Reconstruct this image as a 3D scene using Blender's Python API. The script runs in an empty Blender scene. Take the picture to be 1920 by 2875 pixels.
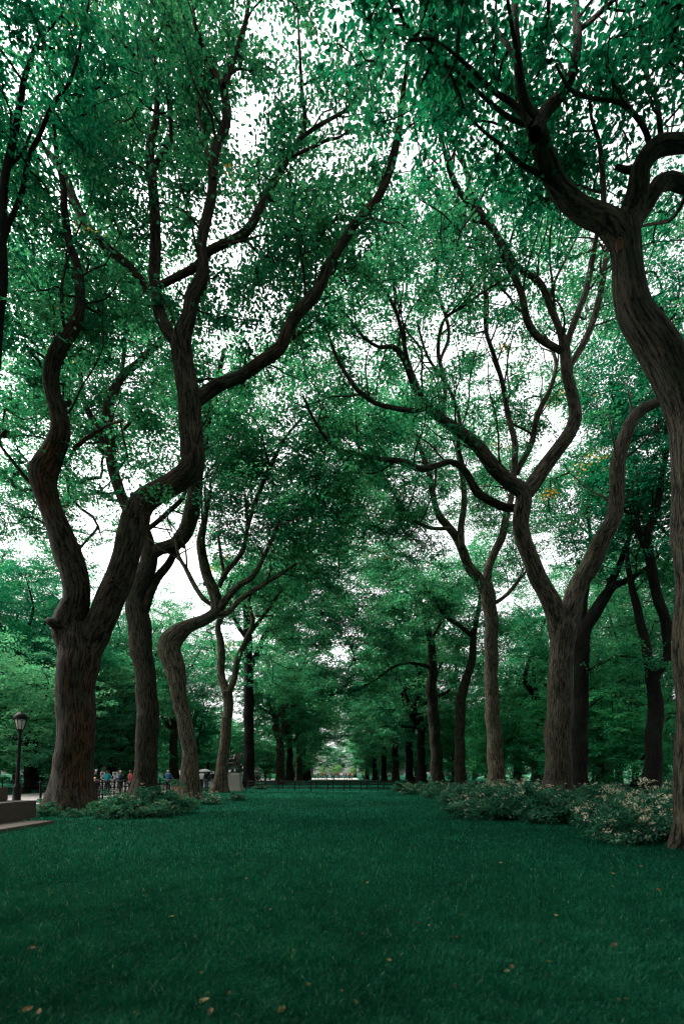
import bpy, bmesh, math, random
import numpy as np
from mathutils import Vector, Matrix

random.seed(7)
RNG = np.random.default_rng(11)
SC = bpy.context.scene
COL = SC.collection
F, H, HY = 1500.0, 1.5, 2172.0        # focal length (photo px), eye height (m), horizon row


def P(x, y, d):
    """world point at depth d that stands where the photograph shows (x, y)"""
    return np.array(((x - 960.0) / F * d, d, H - (y - HY) / F * d))


def proj(p):
    p = np.atleast_2d(p)
    d = np.maximum(p[:, 1], 0.1)
    return np.stack((960 + p[:, 0] / d * F, HY - (p[:, 2] - H) / d * F, d), 1)


# ------------------------------------------------------------------ materials
def new_mat(name):
    m = bpy.data.materials.new(name)
    m.use_nodes = True
    nt = m.node_tree
    nt.nodes.clear()
    return m, nt, nt.nodes.new('ShaderNodeOutputMaterial')


def plain(name, col, rough=0.7, metal=0.0, noise=0.25, scale=8.0, bump=0.0, spec=0.3):
    m, nt, out = new_mat(name)
    N, L = nt.nodes, nt.links
    b = N.new('ShaderNodeBsdfPrincipled')
    b.inputs['Roughness'].default_value = rough
    b.inputs['Metallic'].default_value = metal
    b.inputs['Specular IOR Level'].default_value = spec
    tc = N.new('ShaderNodeTexCoord')
    no = N.new('ShaderNodeTexNoise')
    no.inputs['Scale'].default_value = scale
    no.inputs['Detail'].default_value = 5
    L.new(tc.outputs['Object'], no.inputs['Vector'])
    mix = N.new('ShaderNodeMix')
    mix.data_type = 'RGBA'
    mix.inputs['A'].default_value = (*[c * (1 - noise) for c in col], 1)
    mix.inputs['B'].default_value = (*[min(1, c * (1 + noise)) for c in col], 1)
    L.new(no.outputs['Fac'], mix.inputs['Factor'])
    L.new(mix.outputs['Result'], b.inputs['Base Color'])
    if bump:
        bp = N.new('ShaderNodeBump')
        bp.inputs['Strength'].default_value = bump
        bp.inputs['Distance'].default_value = 0.02
        L.new(no.outputs['Fac'], bp.inputs['Height'])
        L.new(bp.outputs['Normal'], b.inputs['Normal'])
    L.new(b.outputs['BSDF'], out.inputs['Surface'])
    return m


def leaf_mat(name, stops, trans=0.5, tgain=2.3, rough=0.5, spec=0.07):
    m, nt, out = new_mat(name)
    N, L = nt.nodes, nt.links
    at = N.new('ShaderNodeAttribute')
    at.attribute_name = 'tint'
    cr = N.new('ShaderNodeValToRGB')
    els = cr.color_ramp.elements
    els[0].position, els[0].color = stops[0][0], (*stops[0][1], 1)
    els[1].position, els[1].color = stops[-1][0], (*stops[-1][1], 1)
    for p, c in stops[1:-1]:
        e = els.new(p)
        e.color = (*c, 1)
    L.new(at.outputs['Fac'], cr.inputs['Fac'])
    b = N.new('ShaderNodeBsdfPrincipled')
    b.inputs['Roughness'].default_value = rough
    b.inputs['Specular IOR Level'].default_value = spec
    L.new(cr.outputs['Color'], b.inputs['Base Color'])
    if trans > 0:
        t = N.new('ShaderNodeBsdfTranslucent')
        mu = N.new('ShaderNodeMix')
        mu.data_type = 'RGBA'
        mu.blend_type = 'MULTIPLY'
        mu.inputs['Factor'].default_value = 1
        mu.inputs['B'].default_value = (tgain * 1.1, tgain, tgain * 0.68, 1)
        L.new(cr.outputs['Color'], mu.inputs['A'])
        L.new(mu.outputs['Result'], t.inputs['Color'])
        mx = N.new('ShaderNodeMixShader')
        mx.inputs['Fac'].default_value = trans
        L.new(b.outputs['BSDF'], mx.inputs[1])
        L.new(t.outputs['BSDF'], mx.inputs[2])
        L.new(mx.outputs['Shader'], out.inputs['Surface'])
    else:
        L.new(b.outputs['BSDF'], out.inputs['Surface'])
    return m


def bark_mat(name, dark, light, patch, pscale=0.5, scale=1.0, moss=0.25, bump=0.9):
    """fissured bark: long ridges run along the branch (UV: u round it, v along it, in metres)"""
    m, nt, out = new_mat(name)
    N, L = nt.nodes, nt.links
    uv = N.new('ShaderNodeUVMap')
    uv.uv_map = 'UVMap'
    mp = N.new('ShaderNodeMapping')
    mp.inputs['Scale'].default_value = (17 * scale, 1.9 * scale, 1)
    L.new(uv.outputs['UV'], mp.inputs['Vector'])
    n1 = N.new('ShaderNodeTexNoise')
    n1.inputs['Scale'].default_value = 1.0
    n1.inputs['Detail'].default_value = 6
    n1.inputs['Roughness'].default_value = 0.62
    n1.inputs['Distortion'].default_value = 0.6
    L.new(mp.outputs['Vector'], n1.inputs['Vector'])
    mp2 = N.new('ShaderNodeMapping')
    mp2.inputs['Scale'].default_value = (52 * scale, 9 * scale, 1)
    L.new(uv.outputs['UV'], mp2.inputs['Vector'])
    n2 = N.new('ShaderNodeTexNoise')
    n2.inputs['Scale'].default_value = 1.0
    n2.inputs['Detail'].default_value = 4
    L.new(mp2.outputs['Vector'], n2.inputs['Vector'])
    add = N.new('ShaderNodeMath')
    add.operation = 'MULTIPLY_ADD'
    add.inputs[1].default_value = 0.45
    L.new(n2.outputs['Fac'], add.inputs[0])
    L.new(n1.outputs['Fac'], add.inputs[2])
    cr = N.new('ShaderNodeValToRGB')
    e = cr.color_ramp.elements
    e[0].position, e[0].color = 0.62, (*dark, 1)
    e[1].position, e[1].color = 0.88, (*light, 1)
    L.new(add.outputs[0], cr.inputs['Fac'])
    tc = N.new('ShaderNodeTexCoord')
    n3 = N.new('ShaderNodeTexNoise')
    n3.inputs['Scale'].default_value = pscale
    n3.inputs['Detail'].default_value = 4
    mp3 = N.new('ShaderNodeMapping')
    mp3.inputs['Scale'].default_value = (1, 1, 0.14)
    L.new(tc.outputs['Object'], mp3.inputs['Vector'])
    L.new(mp3.outputs['Vector'], n3.inputs['Vector'])
    r3 = N.new('ShaderNodeMapRange')
    r3.inputs['From Min'].default_value = 0.48
    r3.inputs['From Max'].default_value = 0.68
    L.new(n3.outputs['Fac'], r3.inputs['Value'])
    mu = N.new('ShaderNodeMix')
    mu.data_type = 'RGBA'
    mu.blend_type = 'MULTIPLY'
    mu.inputs['B'].default_value = (*patch, 1)
    L.new(r3.outputs['Result'], mu.inputs['Factor'])
    L.new(cr.outputs['Color'], mu.inputs['A'])
    n4 = N.new('ShaderNodeTexNoise')
    n4.inputs['Scale'].default_value = 1.3
    n4.inputs['Detail'].default_value = 6
    L.new(tc.outputs['Object'], n4.inputs['Vector'])
    r4 = N.new('ShaderNodeMapRange')
    r4.inputs['From Min'].default_value = 0.52
    r4.inputs['From Max'].default_value = 0.75
    r4.inputs['To Max'].default_value = moss
    L.new(n4.outputs['Fac'], r4.inputs['Value'])
    mo = N.new('ShaderNodeMix')
    mo.data_type = 'RGBA'
    mo.inputs['B'].default_value = (0.018, 0.05, 0.022, 1)
    L.new(r4.outputs['Result'], mo.inputs['Factor'])
    L.new(mu.outputs['Result'], mo.inputs['A'])
    b = N.new('ShaderNodeBsdfPrincipled')
    b.inputs['Roughness'].default_value = 0.92
    b.inputs['Specular IOR Level'].default_value = 0.12
    L.new(mo.outputs['Result'], b.inputs['Base Color'])
    bp = N.new('ShaderNodeBump')
    bp.inputs['Strength'].default_value = bump
    bp.inputs['Distance'].default_value = 0.10
    L.new(add.outputs[0], bp.inputs['Height'])
    L.new(bp.outputs['Normal'], b.inputs['Normal'])
    L.new(b.outputs['BSDF'], out.inputs['Surface'])
    return m


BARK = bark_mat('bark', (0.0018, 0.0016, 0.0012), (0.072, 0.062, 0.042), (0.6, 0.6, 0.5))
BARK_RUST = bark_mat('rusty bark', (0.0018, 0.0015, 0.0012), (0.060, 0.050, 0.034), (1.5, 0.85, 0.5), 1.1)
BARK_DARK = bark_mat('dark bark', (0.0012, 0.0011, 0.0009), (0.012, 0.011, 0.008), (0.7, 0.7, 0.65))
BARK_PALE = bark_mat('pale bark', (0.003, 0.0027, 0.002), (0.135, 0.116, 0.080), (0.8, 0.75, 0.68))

G1, G2, G3 = (0.004, 0.060, 0.034), (0.014, 0.130, 0.070), (0.062, 0.225, 0.118)
YEL = (0.42, 0.26, 0.06)
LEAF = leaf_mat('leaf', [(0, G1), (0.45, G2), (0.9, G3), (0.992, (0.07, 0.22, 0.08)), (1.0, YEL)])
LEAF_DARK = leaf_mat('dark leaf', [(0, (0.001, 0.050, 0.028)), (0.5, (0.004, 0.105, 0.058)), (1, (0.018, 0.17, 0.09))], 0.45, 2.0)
LEAF_LIGHT = leaf_mat('light leaf', [(0, (0.010, 0.12, 0.06)), (0.5, (0.03, 0.22, 0.11)), (1, (0.11, 0.34, 0.17))])
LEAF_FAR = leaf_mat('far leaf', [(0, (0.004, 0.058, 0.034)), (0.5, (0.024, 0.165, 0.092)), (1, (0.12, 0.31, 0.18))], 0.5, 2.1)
LEAF_BRIGHT = leaf_mat('bright leaf', [(0, (0.02, 0.16, 0.09)), (0.5, (0.075, 0.30, 0.175)), (1, (0.22, 0.44, 0.28))], 0.45, 1.8)
LEAF_PALE = leaf_mat('pale leaf', [(0, (0.04, 0.16, 0.07)), (0.5, (0.10, 0.22, 0.10)), (1, (0.20, 0.27, 0.13))])
SHRUB = leaf_mat('shrub leaf', [(0, (0.004, 0.042, 0.026)), (0.5, (0.020, 0.11, 0.066)), (1, (0.12, 0.22, 0.145))], 0.35, 1.5)
PETAL = leaf_mat('petal', [(0, (0.25, 0.24, 0.175)), (1, (0.52, 0.50, 0.39))], 0.25, 1.0)
BLADE = leaf_mat('grass blade', [(0, (0.0005, 0.022, 0.0116)), (0.5, (0.0014, 0.052, 0.0275)), (0.93, (0.010, 0.100, 0.054)), (1, (0.12, 0.22, 0.125))], 0.3, 1.4, 0.6, 0.07)
FALLEN = leaf_mat('fallen leaf', [(0, (0.05, 0.013, 0.004)), (0.5, (0.085, 0.040, 0.008)), (1, (0.12, 0.092, 0.032))], 0.2, 1.0)
STONE = plain('weathered stone', (0.042, 0.033, 0.024), 0.92, noise=0.6, scale=14, bump=0.35)
GRANITE = plain('granite', (0.22, 0.20, 0.17), 0.8, noise=0.35, scale=40, bump=0.2)
BRONZE = plain('bronze', (0.05, 0.05, 0.045), 0.38, 0.75, noise=0.35, scale=6)
IRON = plain('iron', (0.004, 0.004, 0.004), 0.6, 0.0, noise=0.3, spec=0.1)
GLASS = plain('lantern glass', (0.30, 0.30, 0.28), 0.25, noise=0.08, scale=3)
PAVING = plain('path paving', (0.20, 0.18, 0.165), 0.85, noise=0.18, scale=3, bump=0.1)
PLAZA = plain('plaza paving', (0.45, 0.40, 0.36), 0.85, noise=0.1, scale=1)
WHITE = plain('white card', (0.75, 0.73, 0.70), 0.7, noise=0.05)
PRINT = plain('print ink', (0.12, 0.10, 0.11), 0.6, noise=0.6, scale=30)
PRINT_RED = plain('red print ink', (0.30, 0.07, 0.07), 0.6, noise=0.5, scale=30)
SCAR = plain('scar wood', (0.085, 0.036, 0.018), 0.9, noise=0.5, scale=30)
WOOD = plain('grey wood', (0.16, 0.12, 0.08), 0.8)
SKIN = plain('skin', (0.24, 0.13, 0.085), 0.55, noise=0.06)
CLOTH = {n: plain(n + ' cloth', c, 0.9, noise=0.15, scale=12) for n, c in dict(
    black=(0.014, 0.014, 0.016), navy=(0.022, 0.03, 0.07), blue=(0.03, 0.075, 0.17), red=(0.16, 0.016, 0.022),
    teal=(0.015, 0.26, 0.32), white=(0.72, 0.70, 0.68), grey=(0.22, 0.21, 0.21), tan=(0.42, 0.28, 0.16),
    orange=(0.55, 0.20, 0.05), denim=(0.05, 0.06, 0.09), pink=(0.55, 0.30, 0.28)).items()}
HAIRS = {'dark': plain('dark hair', (0.012, 0.009, 0.007), 0.6), 'brown': plain('brown hair', (0.10, 0.045, 0.02), 0.6),
         'grey': plain('grey hair', (0.38, 0.34, 0.30), 0.6), 'fair': plain('fair hair', (0.40, 0.24, 0.11), 0.6)}


# ------------------------------------------------------------------ objects
def link(o, parent=None):
    COL.objects.link(o)
    if parent is not None:
        o.parent = parent
    return o


def tag(o, label=None, cat=None, group=None, kind=None):
    if label: o['label'] = label
    if cat: o['category'] = cat
    if group: o['group'] = group
    if kind: o['kind'] = kind
    return o


def empty(name, loc, label, cat, group=None, rz=0.0):
    o = bpy.data.objects.new(name, None)
    o.empty_display_size = 0.3
    o.location = loc
    o.rotation_euler = (0, 0, rz)
    link(o)
    return tag(o, label, cat, group)


def copy_tree(o, parent=None):
    c = o.copy()
    COL.objects.link(c)
    c.parent = parent
    for ch in list(o.children):
        copy_tree(ch, c)
    return c


class Geo:
    """numpy mesh collector (quads, or triangles with k=3)"""
    def __init__(self, k=4):
        self.k, self.V, self.Fc, self.M, self.UV, self.T, self.n = k, [], [], [], [], [], 0

    def add(self, V, Fc, mat=0, uv=None, tint=None):
        V = np.asarray(V, dtype=np.float32)
        Fc = np.asarray(Fc, dtype=np.int32)
        self.V.append(V)
        self.Fc.append(Fc + self.n)
        self.M.append(np.full(len(Fc), mat, dtype=np.int32))
        self.UV.append(np.zeros((Fc.size, 2), np.float32) if uv is None else np.asarray(uv, np.float32).reshape(-1, 2))
        self.T.append(np.full(len(V), 0.5, np.float32) if tint is None else np.asarray(tint, np.float32))
        self.n += len(V)

    def mesh(self, name, mats, smooth=True, uv=True, tint=True):
        V, Fc = np.concatenate(self.V), np.concatenate(self.Fc)
        me = bpy.data.meshes.new(name)
        me.vertices.add(len(V))
        me.vertices.foreach_set('co', V.ravel())
        me.loops.add(Fc.size)
        me.loops.foreach_set('vertex_index', Fc.ravel())
        me.polygons.add(len(Fc))
        me.polygons.foreach_set('loop_start', np.arange(len(Fc), dtype=np.int32) * self.k)
        me.polygons.foreach_set('material_index', np.concatenate(self.M))
        me.polygons.foreach_set('use_smooth', np.full(len(Fc), smooth))
        if uv:
            me.uv_layers.new(name='UVMap').data.foreach_set('uv', np.concatenate(self.UV).ravel())
        if tint:
            me.attributes.new('tint', 'FLOAT', 'POINT').data.foreach_set('value', np.concatenate(self.T))
        for m in mats:
            me.materials.append(m)
        me.update(calc_edges=True)
        return me

    def obj(self, name, mats, parent=None, **kw):
        return link(bpy.data.objects.new(name, self.mesh(name, mats, **kw)), parent)


def spline(pts, rad, step):
    """Catmull-Rom through pts (n,3) with radii; about `step` m between samples"""
    pts = np.asarray(pts, float)
    rad = np.asarray(rad, float)
    A = np.concatenate((pts, rad[:, None]), 1)
    A = np.concatenate((2 * A[:1] - A[1:2], A, 2 * A[-1:] - A[-2:-1]))
    out = []
    for i in range(1, len(A) - 2):
        p0, p1, p2, p3 = A[i - 1:i + 3]
        n = max(2, int(np.linalg.norm(p2[:3] - p1[:3]) / step))
        t = np.linspace(0, 1, n, endpoint=False)[:, None]
        out.append(0.5 * (2 * p1 + (p2 - p0) * t + (2 * p0 - 5 * p1 + 4 * p2 - p3) * t ** 2 + (3 * p1 - p0 - 3 * p2 + p3) * t ** 3))
    out.append(A[-2:-1])
    out = np.concatenate(out)
    return out[:, :3], np.maximum(out[:, 3], 0.004)


def tube(geo, pts, rad, sides=12, rough=0.0, flare=0.0, seed=0, mat=0, cap=True):
    pts = np.asarray(pts, float)
    n = len(pts)
    T = np.gradient(pts, axis=0)
    T /= np.linalg.norm(T, axis=1)[:, None] + 1e-9
    u = np.cross(T[0], (0.3, 1.0, 0.1))
    u /= np.linalg.norm(u)
    U = np.empty((n, 3))
    for i in range(n):
        u = u - T[i] * np.dot(u, T[i])
        u /= np.linalg.norm(u) + 1e-9
        U[i] = u
    W = np.cross(T, U)
    th = np.linspace(0, 2 * np.pi, sides, endpoint=False)
    s = np.concatenate(([0], np.cumsum(np.linalg.norm(np.diff(pts, axis=0), axis=1))))
    R = np.repeat(np.asarray(rad, float)[:, None], sides, 1)
    r = np.random.default_rng(seed)
    if rough:
        f = np.zeros((n, sides))
        for k, amp in ((2, 0.5), (3, 0.5), (5, 0.35), (8, 0.22), (13, 0.16)):
            ph, fr = r.uniform(0, 6.28), r.uniform(0.25, 0.9)
            f += amp * np.sin(k * th[None] + ph + 1.3 * np.sin(fr * s[:, None] + r.uniform(0, 6)))
            f += 0.4 * amp * np.sin(fr * 2.3 * s[:, None] + r.uniform(0, 6))
        R = R * (1 + rough * f)
    if rough > 0.04:
        for _ in range(int(s[-1] * 1.3) + 1):
            s0, t0 = r.uniform(0, s[-1]), r.uniform(0, 6.28)
            wd, ww = r.uniform(0.12, 0.45), r.uniform(0.3, 0.7)
            dt = np.abs((th[None] - t0 + np.pi) % (2 * np.pi) - np.pi)
            R = R * (1 + r.uniform(0.03, 0.12) * np.exp(-((s[:, None] - s0) / wd) ** 2 - (dt / ww) ** 2))
        pts = pts + np.stack((np.sin(s * 2.1 + seed), np.cos(s * 2.7 + seed), 0 * s), 1) * np.asarray(rad)[:, None] * 0.07
    if flare:
        z = np.maximum(pts[:, 2:3], 0)
        lob = np.zeros((1, sides))
        for k in (4, 6, 3):
            lob += 0.5 * np.sin(k * th + r.uniform(0, 6.28))[None]
        R = R * (1 + flare * np.exp(-z / 0.6) * (0.85 + 0.75 * lob))
    V = pts[:, None] + R[..., None] * (np.cos(th)[None, :, None] * U[:, None] + np.sin(th)[None, :, None] * W[:, None])
    i = np.arange(n - 1)[:, None] * sides
    j = np.arange(sides)[None]
    j2 = (j + 1) % sides
    Fc = np.stack((i + j, i + j2, i + sides + j2, i + sides + j), -1).reshape(-1, 4)
    u0 = j / sides * 2 * np.pi * float(np.mean(rad)) + 0 * i
    u1 = (j + 1) / sides * 2 * np.pi * float(np.mean(rad)) + 0 * i
    v0 = s[:-1][:, None] + 0.0 * j + seed * 3.7
    v1 = s[1:][:, None] + 0.0 * j + seed * 3.7
    uv = np.stack((u0, v0, u1, v0, u1, v1, u0, v1), -1).reshape(-1, 2)
    geo.add(V.reshape(-1, 3), Fc, mat, uv)
    if cap and rad[-1] > 0.012:
        c = np.vstack((V[-1], pts[-1] + T[-1] * rad[-1] * 0.5))
        k = np.arange(sides)
        # quads fan: two rim edges per quad
        k = np.arange(0, sides - 1, 2)
        fc = np.stack((k, (k + 1) % sides, (k + 2) % sides, np.full_like(k, sides)), -1)
        geo.add(c, fc, mat)


def leaf_geo(geo, C, size, N, A, tint, mat=1, full=False, fold=0.12, aspect=0.52):
    """one small bent leaf per row: C centre, N normal, A long axis"""
    m = len(C)
    N = N / (np.linalg.norm(N, axis=1)[:, None] + 1e-9)
    A = A - N * (A * N).sum(1)[:, None]
    A /= np.linalg.norm(A, axis=1)[:, None] + 1e-9
    B = np.cross(N, A)
    L = size[:, None]
    if full:
        pr = [(-0.5, 0, 0), (-0.22, 0.42, 1), (0.16, 0.40, 1), (0.55, 0, -0.8), (0.16, -0.40, 1), (-0.22, -0.42, 1)]
        V = np.stack([C + A * L * a + B * L * b * aspect * 1.25 + N * L * fold * c for a, b, c in pr], 1)
        base = np.arange(m)[:, None] * 6
        Fc = np.concatenate((base + np.array([[0, 1, 2, 3]]), base + np.array([[0, 3, 4, 5]])))
        geo.add(V.reshape(-1, 3), Fc, mat, None, np.repeat(tint, 6))
    else:
        V = np.stack((C - A * L * 0.5, C + B * L * aspect * 0.5 + N * L * fold, C + A * L * 0.5, C - B * L * aspect * 0.5 + N * L * fold), 1)
        Fc = np.arange(m)[:, None] * 4 + np.arange(4)[None]
        geo.add(V.reshape(-1, 3), Fc, mat, None, np.repeat(tint, 4))


def foliage(geo, att, per, R, size, rng, mat=1, full=False, tilt=0.40, flat=0.16, tint0=0.0, yellow=0.0, droop=0.15, twigs=False):
    """leaf sprays round each attractor: flattish fans of leaves, tips hanging a little"""
    n = len(att)
    if n == 0: return
    cnt = np.maximum(4, (per * rng.uniform(0.55, 1.45, n)).astype(int))
    idx = np.repeat(np.arange(n), cnt)
    m = len(idx)
    SN = rng.normal(0, 1, (n, 3)) * np.array((0.33, 0.33, 0.0)) + np.array((0, 0, 1.0))
    SN /= np.linalg.norm(SN, axis=1)[:, None]
    Rr = R * rng.uniform(0.65, 1.3, n)
    off = rng.normal(0, 1, (m, 3))
    off /= np.linalg.norm(off, axis=1)[:, None]
    off *= (rng.uniform(0, 1, m) ** 0.5)[:, None]
    sn = SN[idx]
    h = (off * sn).sum(1)[:, None]
    off = off - sn * h * (1 - flat)
    rad = np.linalg.norm(off, axis=1)
    C = att[idx] + off * Rr[idx][:, None]
    C[:, 2] -= droop * (rad ** 2) * Rr[idx]
    if twigs:
        first = np.concatenate(([0], np.cumsum(cnt)[:-1]))
        for q in range(3):
            j = first + q
            a, b = att, C[j]
            e = np.cross(b - a, rng.normal(0, 1, (n, 3)))
            e /= np.linalg.norm(e, axis=1)[:, None] + 1e-9
            f2 = np.cross(e, b - a)
            f2 /= np.linalg.norm(f2, axis=1)[:, None] + 1e-9
            w0, w1 = 0.005, 0.003
            for ee in (e, f2):
                V = np.stack((a - ee * w0, a + ee * w0, b + ee * w1, b - ee * w1), 1)
                geo.add(V.reshape(-1, 3), np.arange(n)[:, None] * 4 + np.arange(4)[None], 0)
    Nn = sn + rng.normal(0, tilt, (m, 3))
    A = off + rng.normal(0, 0.5, (m, 3)) + np.array((0, 0, -0.25))
    ct = rng.uniform(0, 1, n)
    t = np.clip(tint0 + 0.45 * ct[idx] + 0.5 * rng.uniform(0, 1, m) - 0.05, 0, 0.96)
    if yellow:
        yc = rng.uniform(0, 1, n) < yellow
        t = np.where(yc[idx] & (rng.uniform(0, 1, m) < 0.5), 1.0, t)
        t = np.where(rng.uniform(0, 1, m) < yellow * 0.1, 1.0, t)
    leaf_geo(geo, C, size * rng.uniform(0.7, 1.3, m), Nn, A, t, mat, full)


def grow(skel, att, rng, k=0.0075, rmin=0.005, rmax=0.10, geo=None, sides=5, mat=0, arch=0.12, maxlen=6.0):
    """link every attractor to the nearest wood with a bent twig; thicken by what each carries"""
    skel = np.asarray(skel, float)
    S = len(skel)
    n_cap = S + len(att) * 14
    N = np.empty((n_cap, 3)); N[:S] = skel
    par = np.full(n_cap, -1); n = S
    tips = np.zeros(n_cap)
    d0 = np.array([np.min(((skel - a) ** 2).sum(1)) for a in att])
    chains = []
    for ai in np.argsort(d0):
        a = att[ai]
        D = ((N[:n] - a) ** 2).sum(1)
        low = (N[:n, 2] > a[2] + 0.3)
        D = D * np.where(low, 1.8, 1.0)
        i = int(np.argmin(D))
        v = a - N[i]
        Ln = np.linalg.norm(v)
        if Ln < 0.05: continue
        if Ln > maxlen: continue
        st = min(12, max(2, int(Ln / 0.55)))
        mid = N[i] + v * 0.5 + rng.normal(0, 0.13, 3) * Ln + np.array((0, 0, -arch * Ln * 0.4))
        t = np.linspace(0, 1, st + 1)[1:, None]
        q = (1 - t) ** 2 * N[i] + 2 * t * (1 - t) * mid + t * t * a
        q[:-1] += rng.normal(0, 0.03, q[:-1].shape)
        ids = np.arange(n, n + st)
        N[ids] = q
        par[ids] = np.concatenate(([i], ids[:-1]))
        n += st
        chains.append((i, ids))
        j = ids[-1]
        while j >= S:
            tips[j] += 1
            j = par[j]
    if geo is not None:
        for i, ids in chains:
            pts = np.vstack((N[i], N[ids]))
            r = np.clip(k * np.sqrt(tips[ids]), rmin, rmax)
            r = np.concatenate(([r[0]], r))
            tube(geo, pts, r, sides, mat=mat, cap=False)
    return chains


# ------------------------------------------------------------------ the hero trees, traced limb by limb
# limb: list of (x, y, width) in photo px, depth at start, depth at end
TREES = {}


def T(key, trunk, d, limbs, **kw):
    TREES[key] = dict(trunk=trunk, d=d, limbs=limbs, **kw)


T('L1', [(203, 2284, 118), (204, 2210, 112), (209, 2113, 109), (213, 2010, 106), (214, 1930, 108), (217, 1860, 118), (220, 1805, 120), (222, 1770, 84), (223, 1740, 44), (223, 1722, 16)], 20.8, [
    ([(214, 1870, 70), (203, 1790, 92), (197, 1745, 92), (213, 1685, 76), (209, 1624, 78), (193, 1562, 83), (170, 1501, 74), (144, 1440, 66), (128, 1385, 68), (125, 1332, 80), (146, 1271, 66), (168, 1210, 57), (164, 1149, 51), (146, 1087, 46), (145, 1026, 45), (172, 965, 43), (204, 922, 38), (223, 873, 29), (223, 781, 25), (208, 720, 23), (196, 690, 22), (181, 582, 20), (178, 526, 18), (160, 440, 14), (150, 340, 10)], 20.8, 18.0, 0.5),
    ([(232, 1870, 80), (256, 1800, 88), (283, 1746, 80), (308, 1685, 82), (338, 1624, 80), (356, 1562, 74), (366, 1501, 78), (385, 1445, 80), (405, 1410, 78), (465, 1368, 74), (520, 1330, 74), (543, 1300, 72), (541, 1250, 67), (533, 1179, 66), (530, 1118, 64), (523, 1057, 60), (514, 995, 60), (512, 945, 54), (531, 885, 42), (537, 835, 42), (561, 793, 40), (573, 757, 36), (569, 720, 30), (567, 673, 30), (582, 600, 29), (596, 539, 28), (598, 465, 26), (607, 410, 27), (629, 361, 27), (637, 306, 25), (629, 245, 25), (643, 202, 19), (661, 147, 17), (686, 73, 14), (698, 0, 11), (705, -90, 7)], 20.8, 17.5, 0.45),
    ([(530, 1140, 40), (569, 1110, 46), (612, 1081, 43), (673, 1057, 41), (735, 1014, 41), (786, 977, 40), (804, 934, 37), (826, 891, 36), (857, 855, 36), (894, 812, 34), (918, 757, 30), (937, 720, 28), (966, 673, 27), (1003, 618, 26), (1052, 569, 25), (1082, 514, 25), (1101, 453, 24), (1113, 392, 23), (1122, 343, 19), (1131, 263, 15), (1142, 180, 10), (1150, 90, 6)], 19.7, 15.0, 0.45),
    ([(440, 805, 24), (500, 775, 25), (551, 747, 26), (588, 704, 27), (637, 680, 28), (692, 649, 28), (729, 588, 26), (759, 526, 24), (790, 471, 23), (814, 429, 20), (845, 386, 17), (857, 331, 14), (848, 263, 12), (842, 153, 9), (836, 30, 6)], 19.5, 17.0, 0.2),
    ([(843, 388, 12), (888, 355, 13), (931, 331, 12), (962, 314, 10), (990, 285, 7), (1010, 240, 5)], 17.6, 16.6, 0.0),
    ([(812, 440, 12), (882, 410, 11), (918, 392, 10), (955, 383, 8), (1000, 350, 5)], 17.9, 17.0, 0.0),
    ([(628, 238, 18), (612, 214, 18), (588, 178, 16), (572, 135, 14), (551, 80, 11), (540, 0, 8)], 18.0, 17.3, 0.0),
    ([(512, 975, 40), (475, 935, 38), (446, 870, 36), (434, 790, 34), (438, 700, 32), (434, 600, 30), (426, 500, 28), (422, 410, 24), (438, 330, 18), (440, 240, 14), (428, 140, 10), (425, 20, 6)], 19.5, 19.5, 0.2),
    ([(432, 470, 16), (462, 425, 16), (480, 380, 14), (472, 250, 11), (476, 120, 8), (480, 20, 5)], 19.6, 20.3, 0.0),
    ([(452, 860, 22), (400, 790, 24), (350, 735, 27), (306, 698, 29), (245, 637, 30), (210, 565, 29), (184, 502, 25), (147, 441, 20), (116, 404, 14), (90, 340, 9)], 19.8, 21.0, 0.35),
    ([(208, 1260, 16), (250, 1225, 13), (300, 1195, 10), (345, 1180, 7)], 20.0, 18.9, 0.0),
    ([(126, 1390, 18), (80, 1350, 14), (40, 1300, 11), (0, 1250, 8)], 20.3, 19.5, 0.0),
    ([(200, 1775, 60), (165, 1758, 50), (143, 1746, 36), (136, 1742, 18)], 20.5, 20.2, 0.99),
    ([(600, 500, 12), (560, 330, 10), (566, 260, 9), (590, 190, 7)], 17.9, 18.6, 0.0)], bark='BARK_RUST', leaf='LEAF', full=True)

T('L0', [(-150, 2300, 100), (-135, 2000, 92), (-110, 1700, 90), (-80, 1400, 84), (-50, 1150, 72), (-25, 950, 56), (-4, 800, 42), (4, 667, 30), (9, 539, 24), (18, 471, 22), (37, 398, 20), (49, 331, 19), (61, 257, 17), (73, 202, 14), (110, 110, 11), (165, 50, 8)], 17.6, [
    ([(8, 690, 14), (24, 631, 15), (61, 539, 15), (80, 441, 14), (110, 380, 13), (147, 294, 12), (196, 227, 10), (233, 92, 8), (250, 0, 5)], 17.0, 15.5, 0.1),
    ([(-60, 1200, 50), (-110, 1000, 42), (-170, 800, 34), (-210, 600, 24), (-230, 400, 14)], 17.4, 19.0, 0.3),
    ([(18, 471, 14), (50, 440, 12), (70, 415, 10), (90, 360, 7)], 17.2, 16.8, 0.0)], bark='BARK_DARK', leaf='LEAF_DARK', full=True, d1=16.0)

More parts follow.
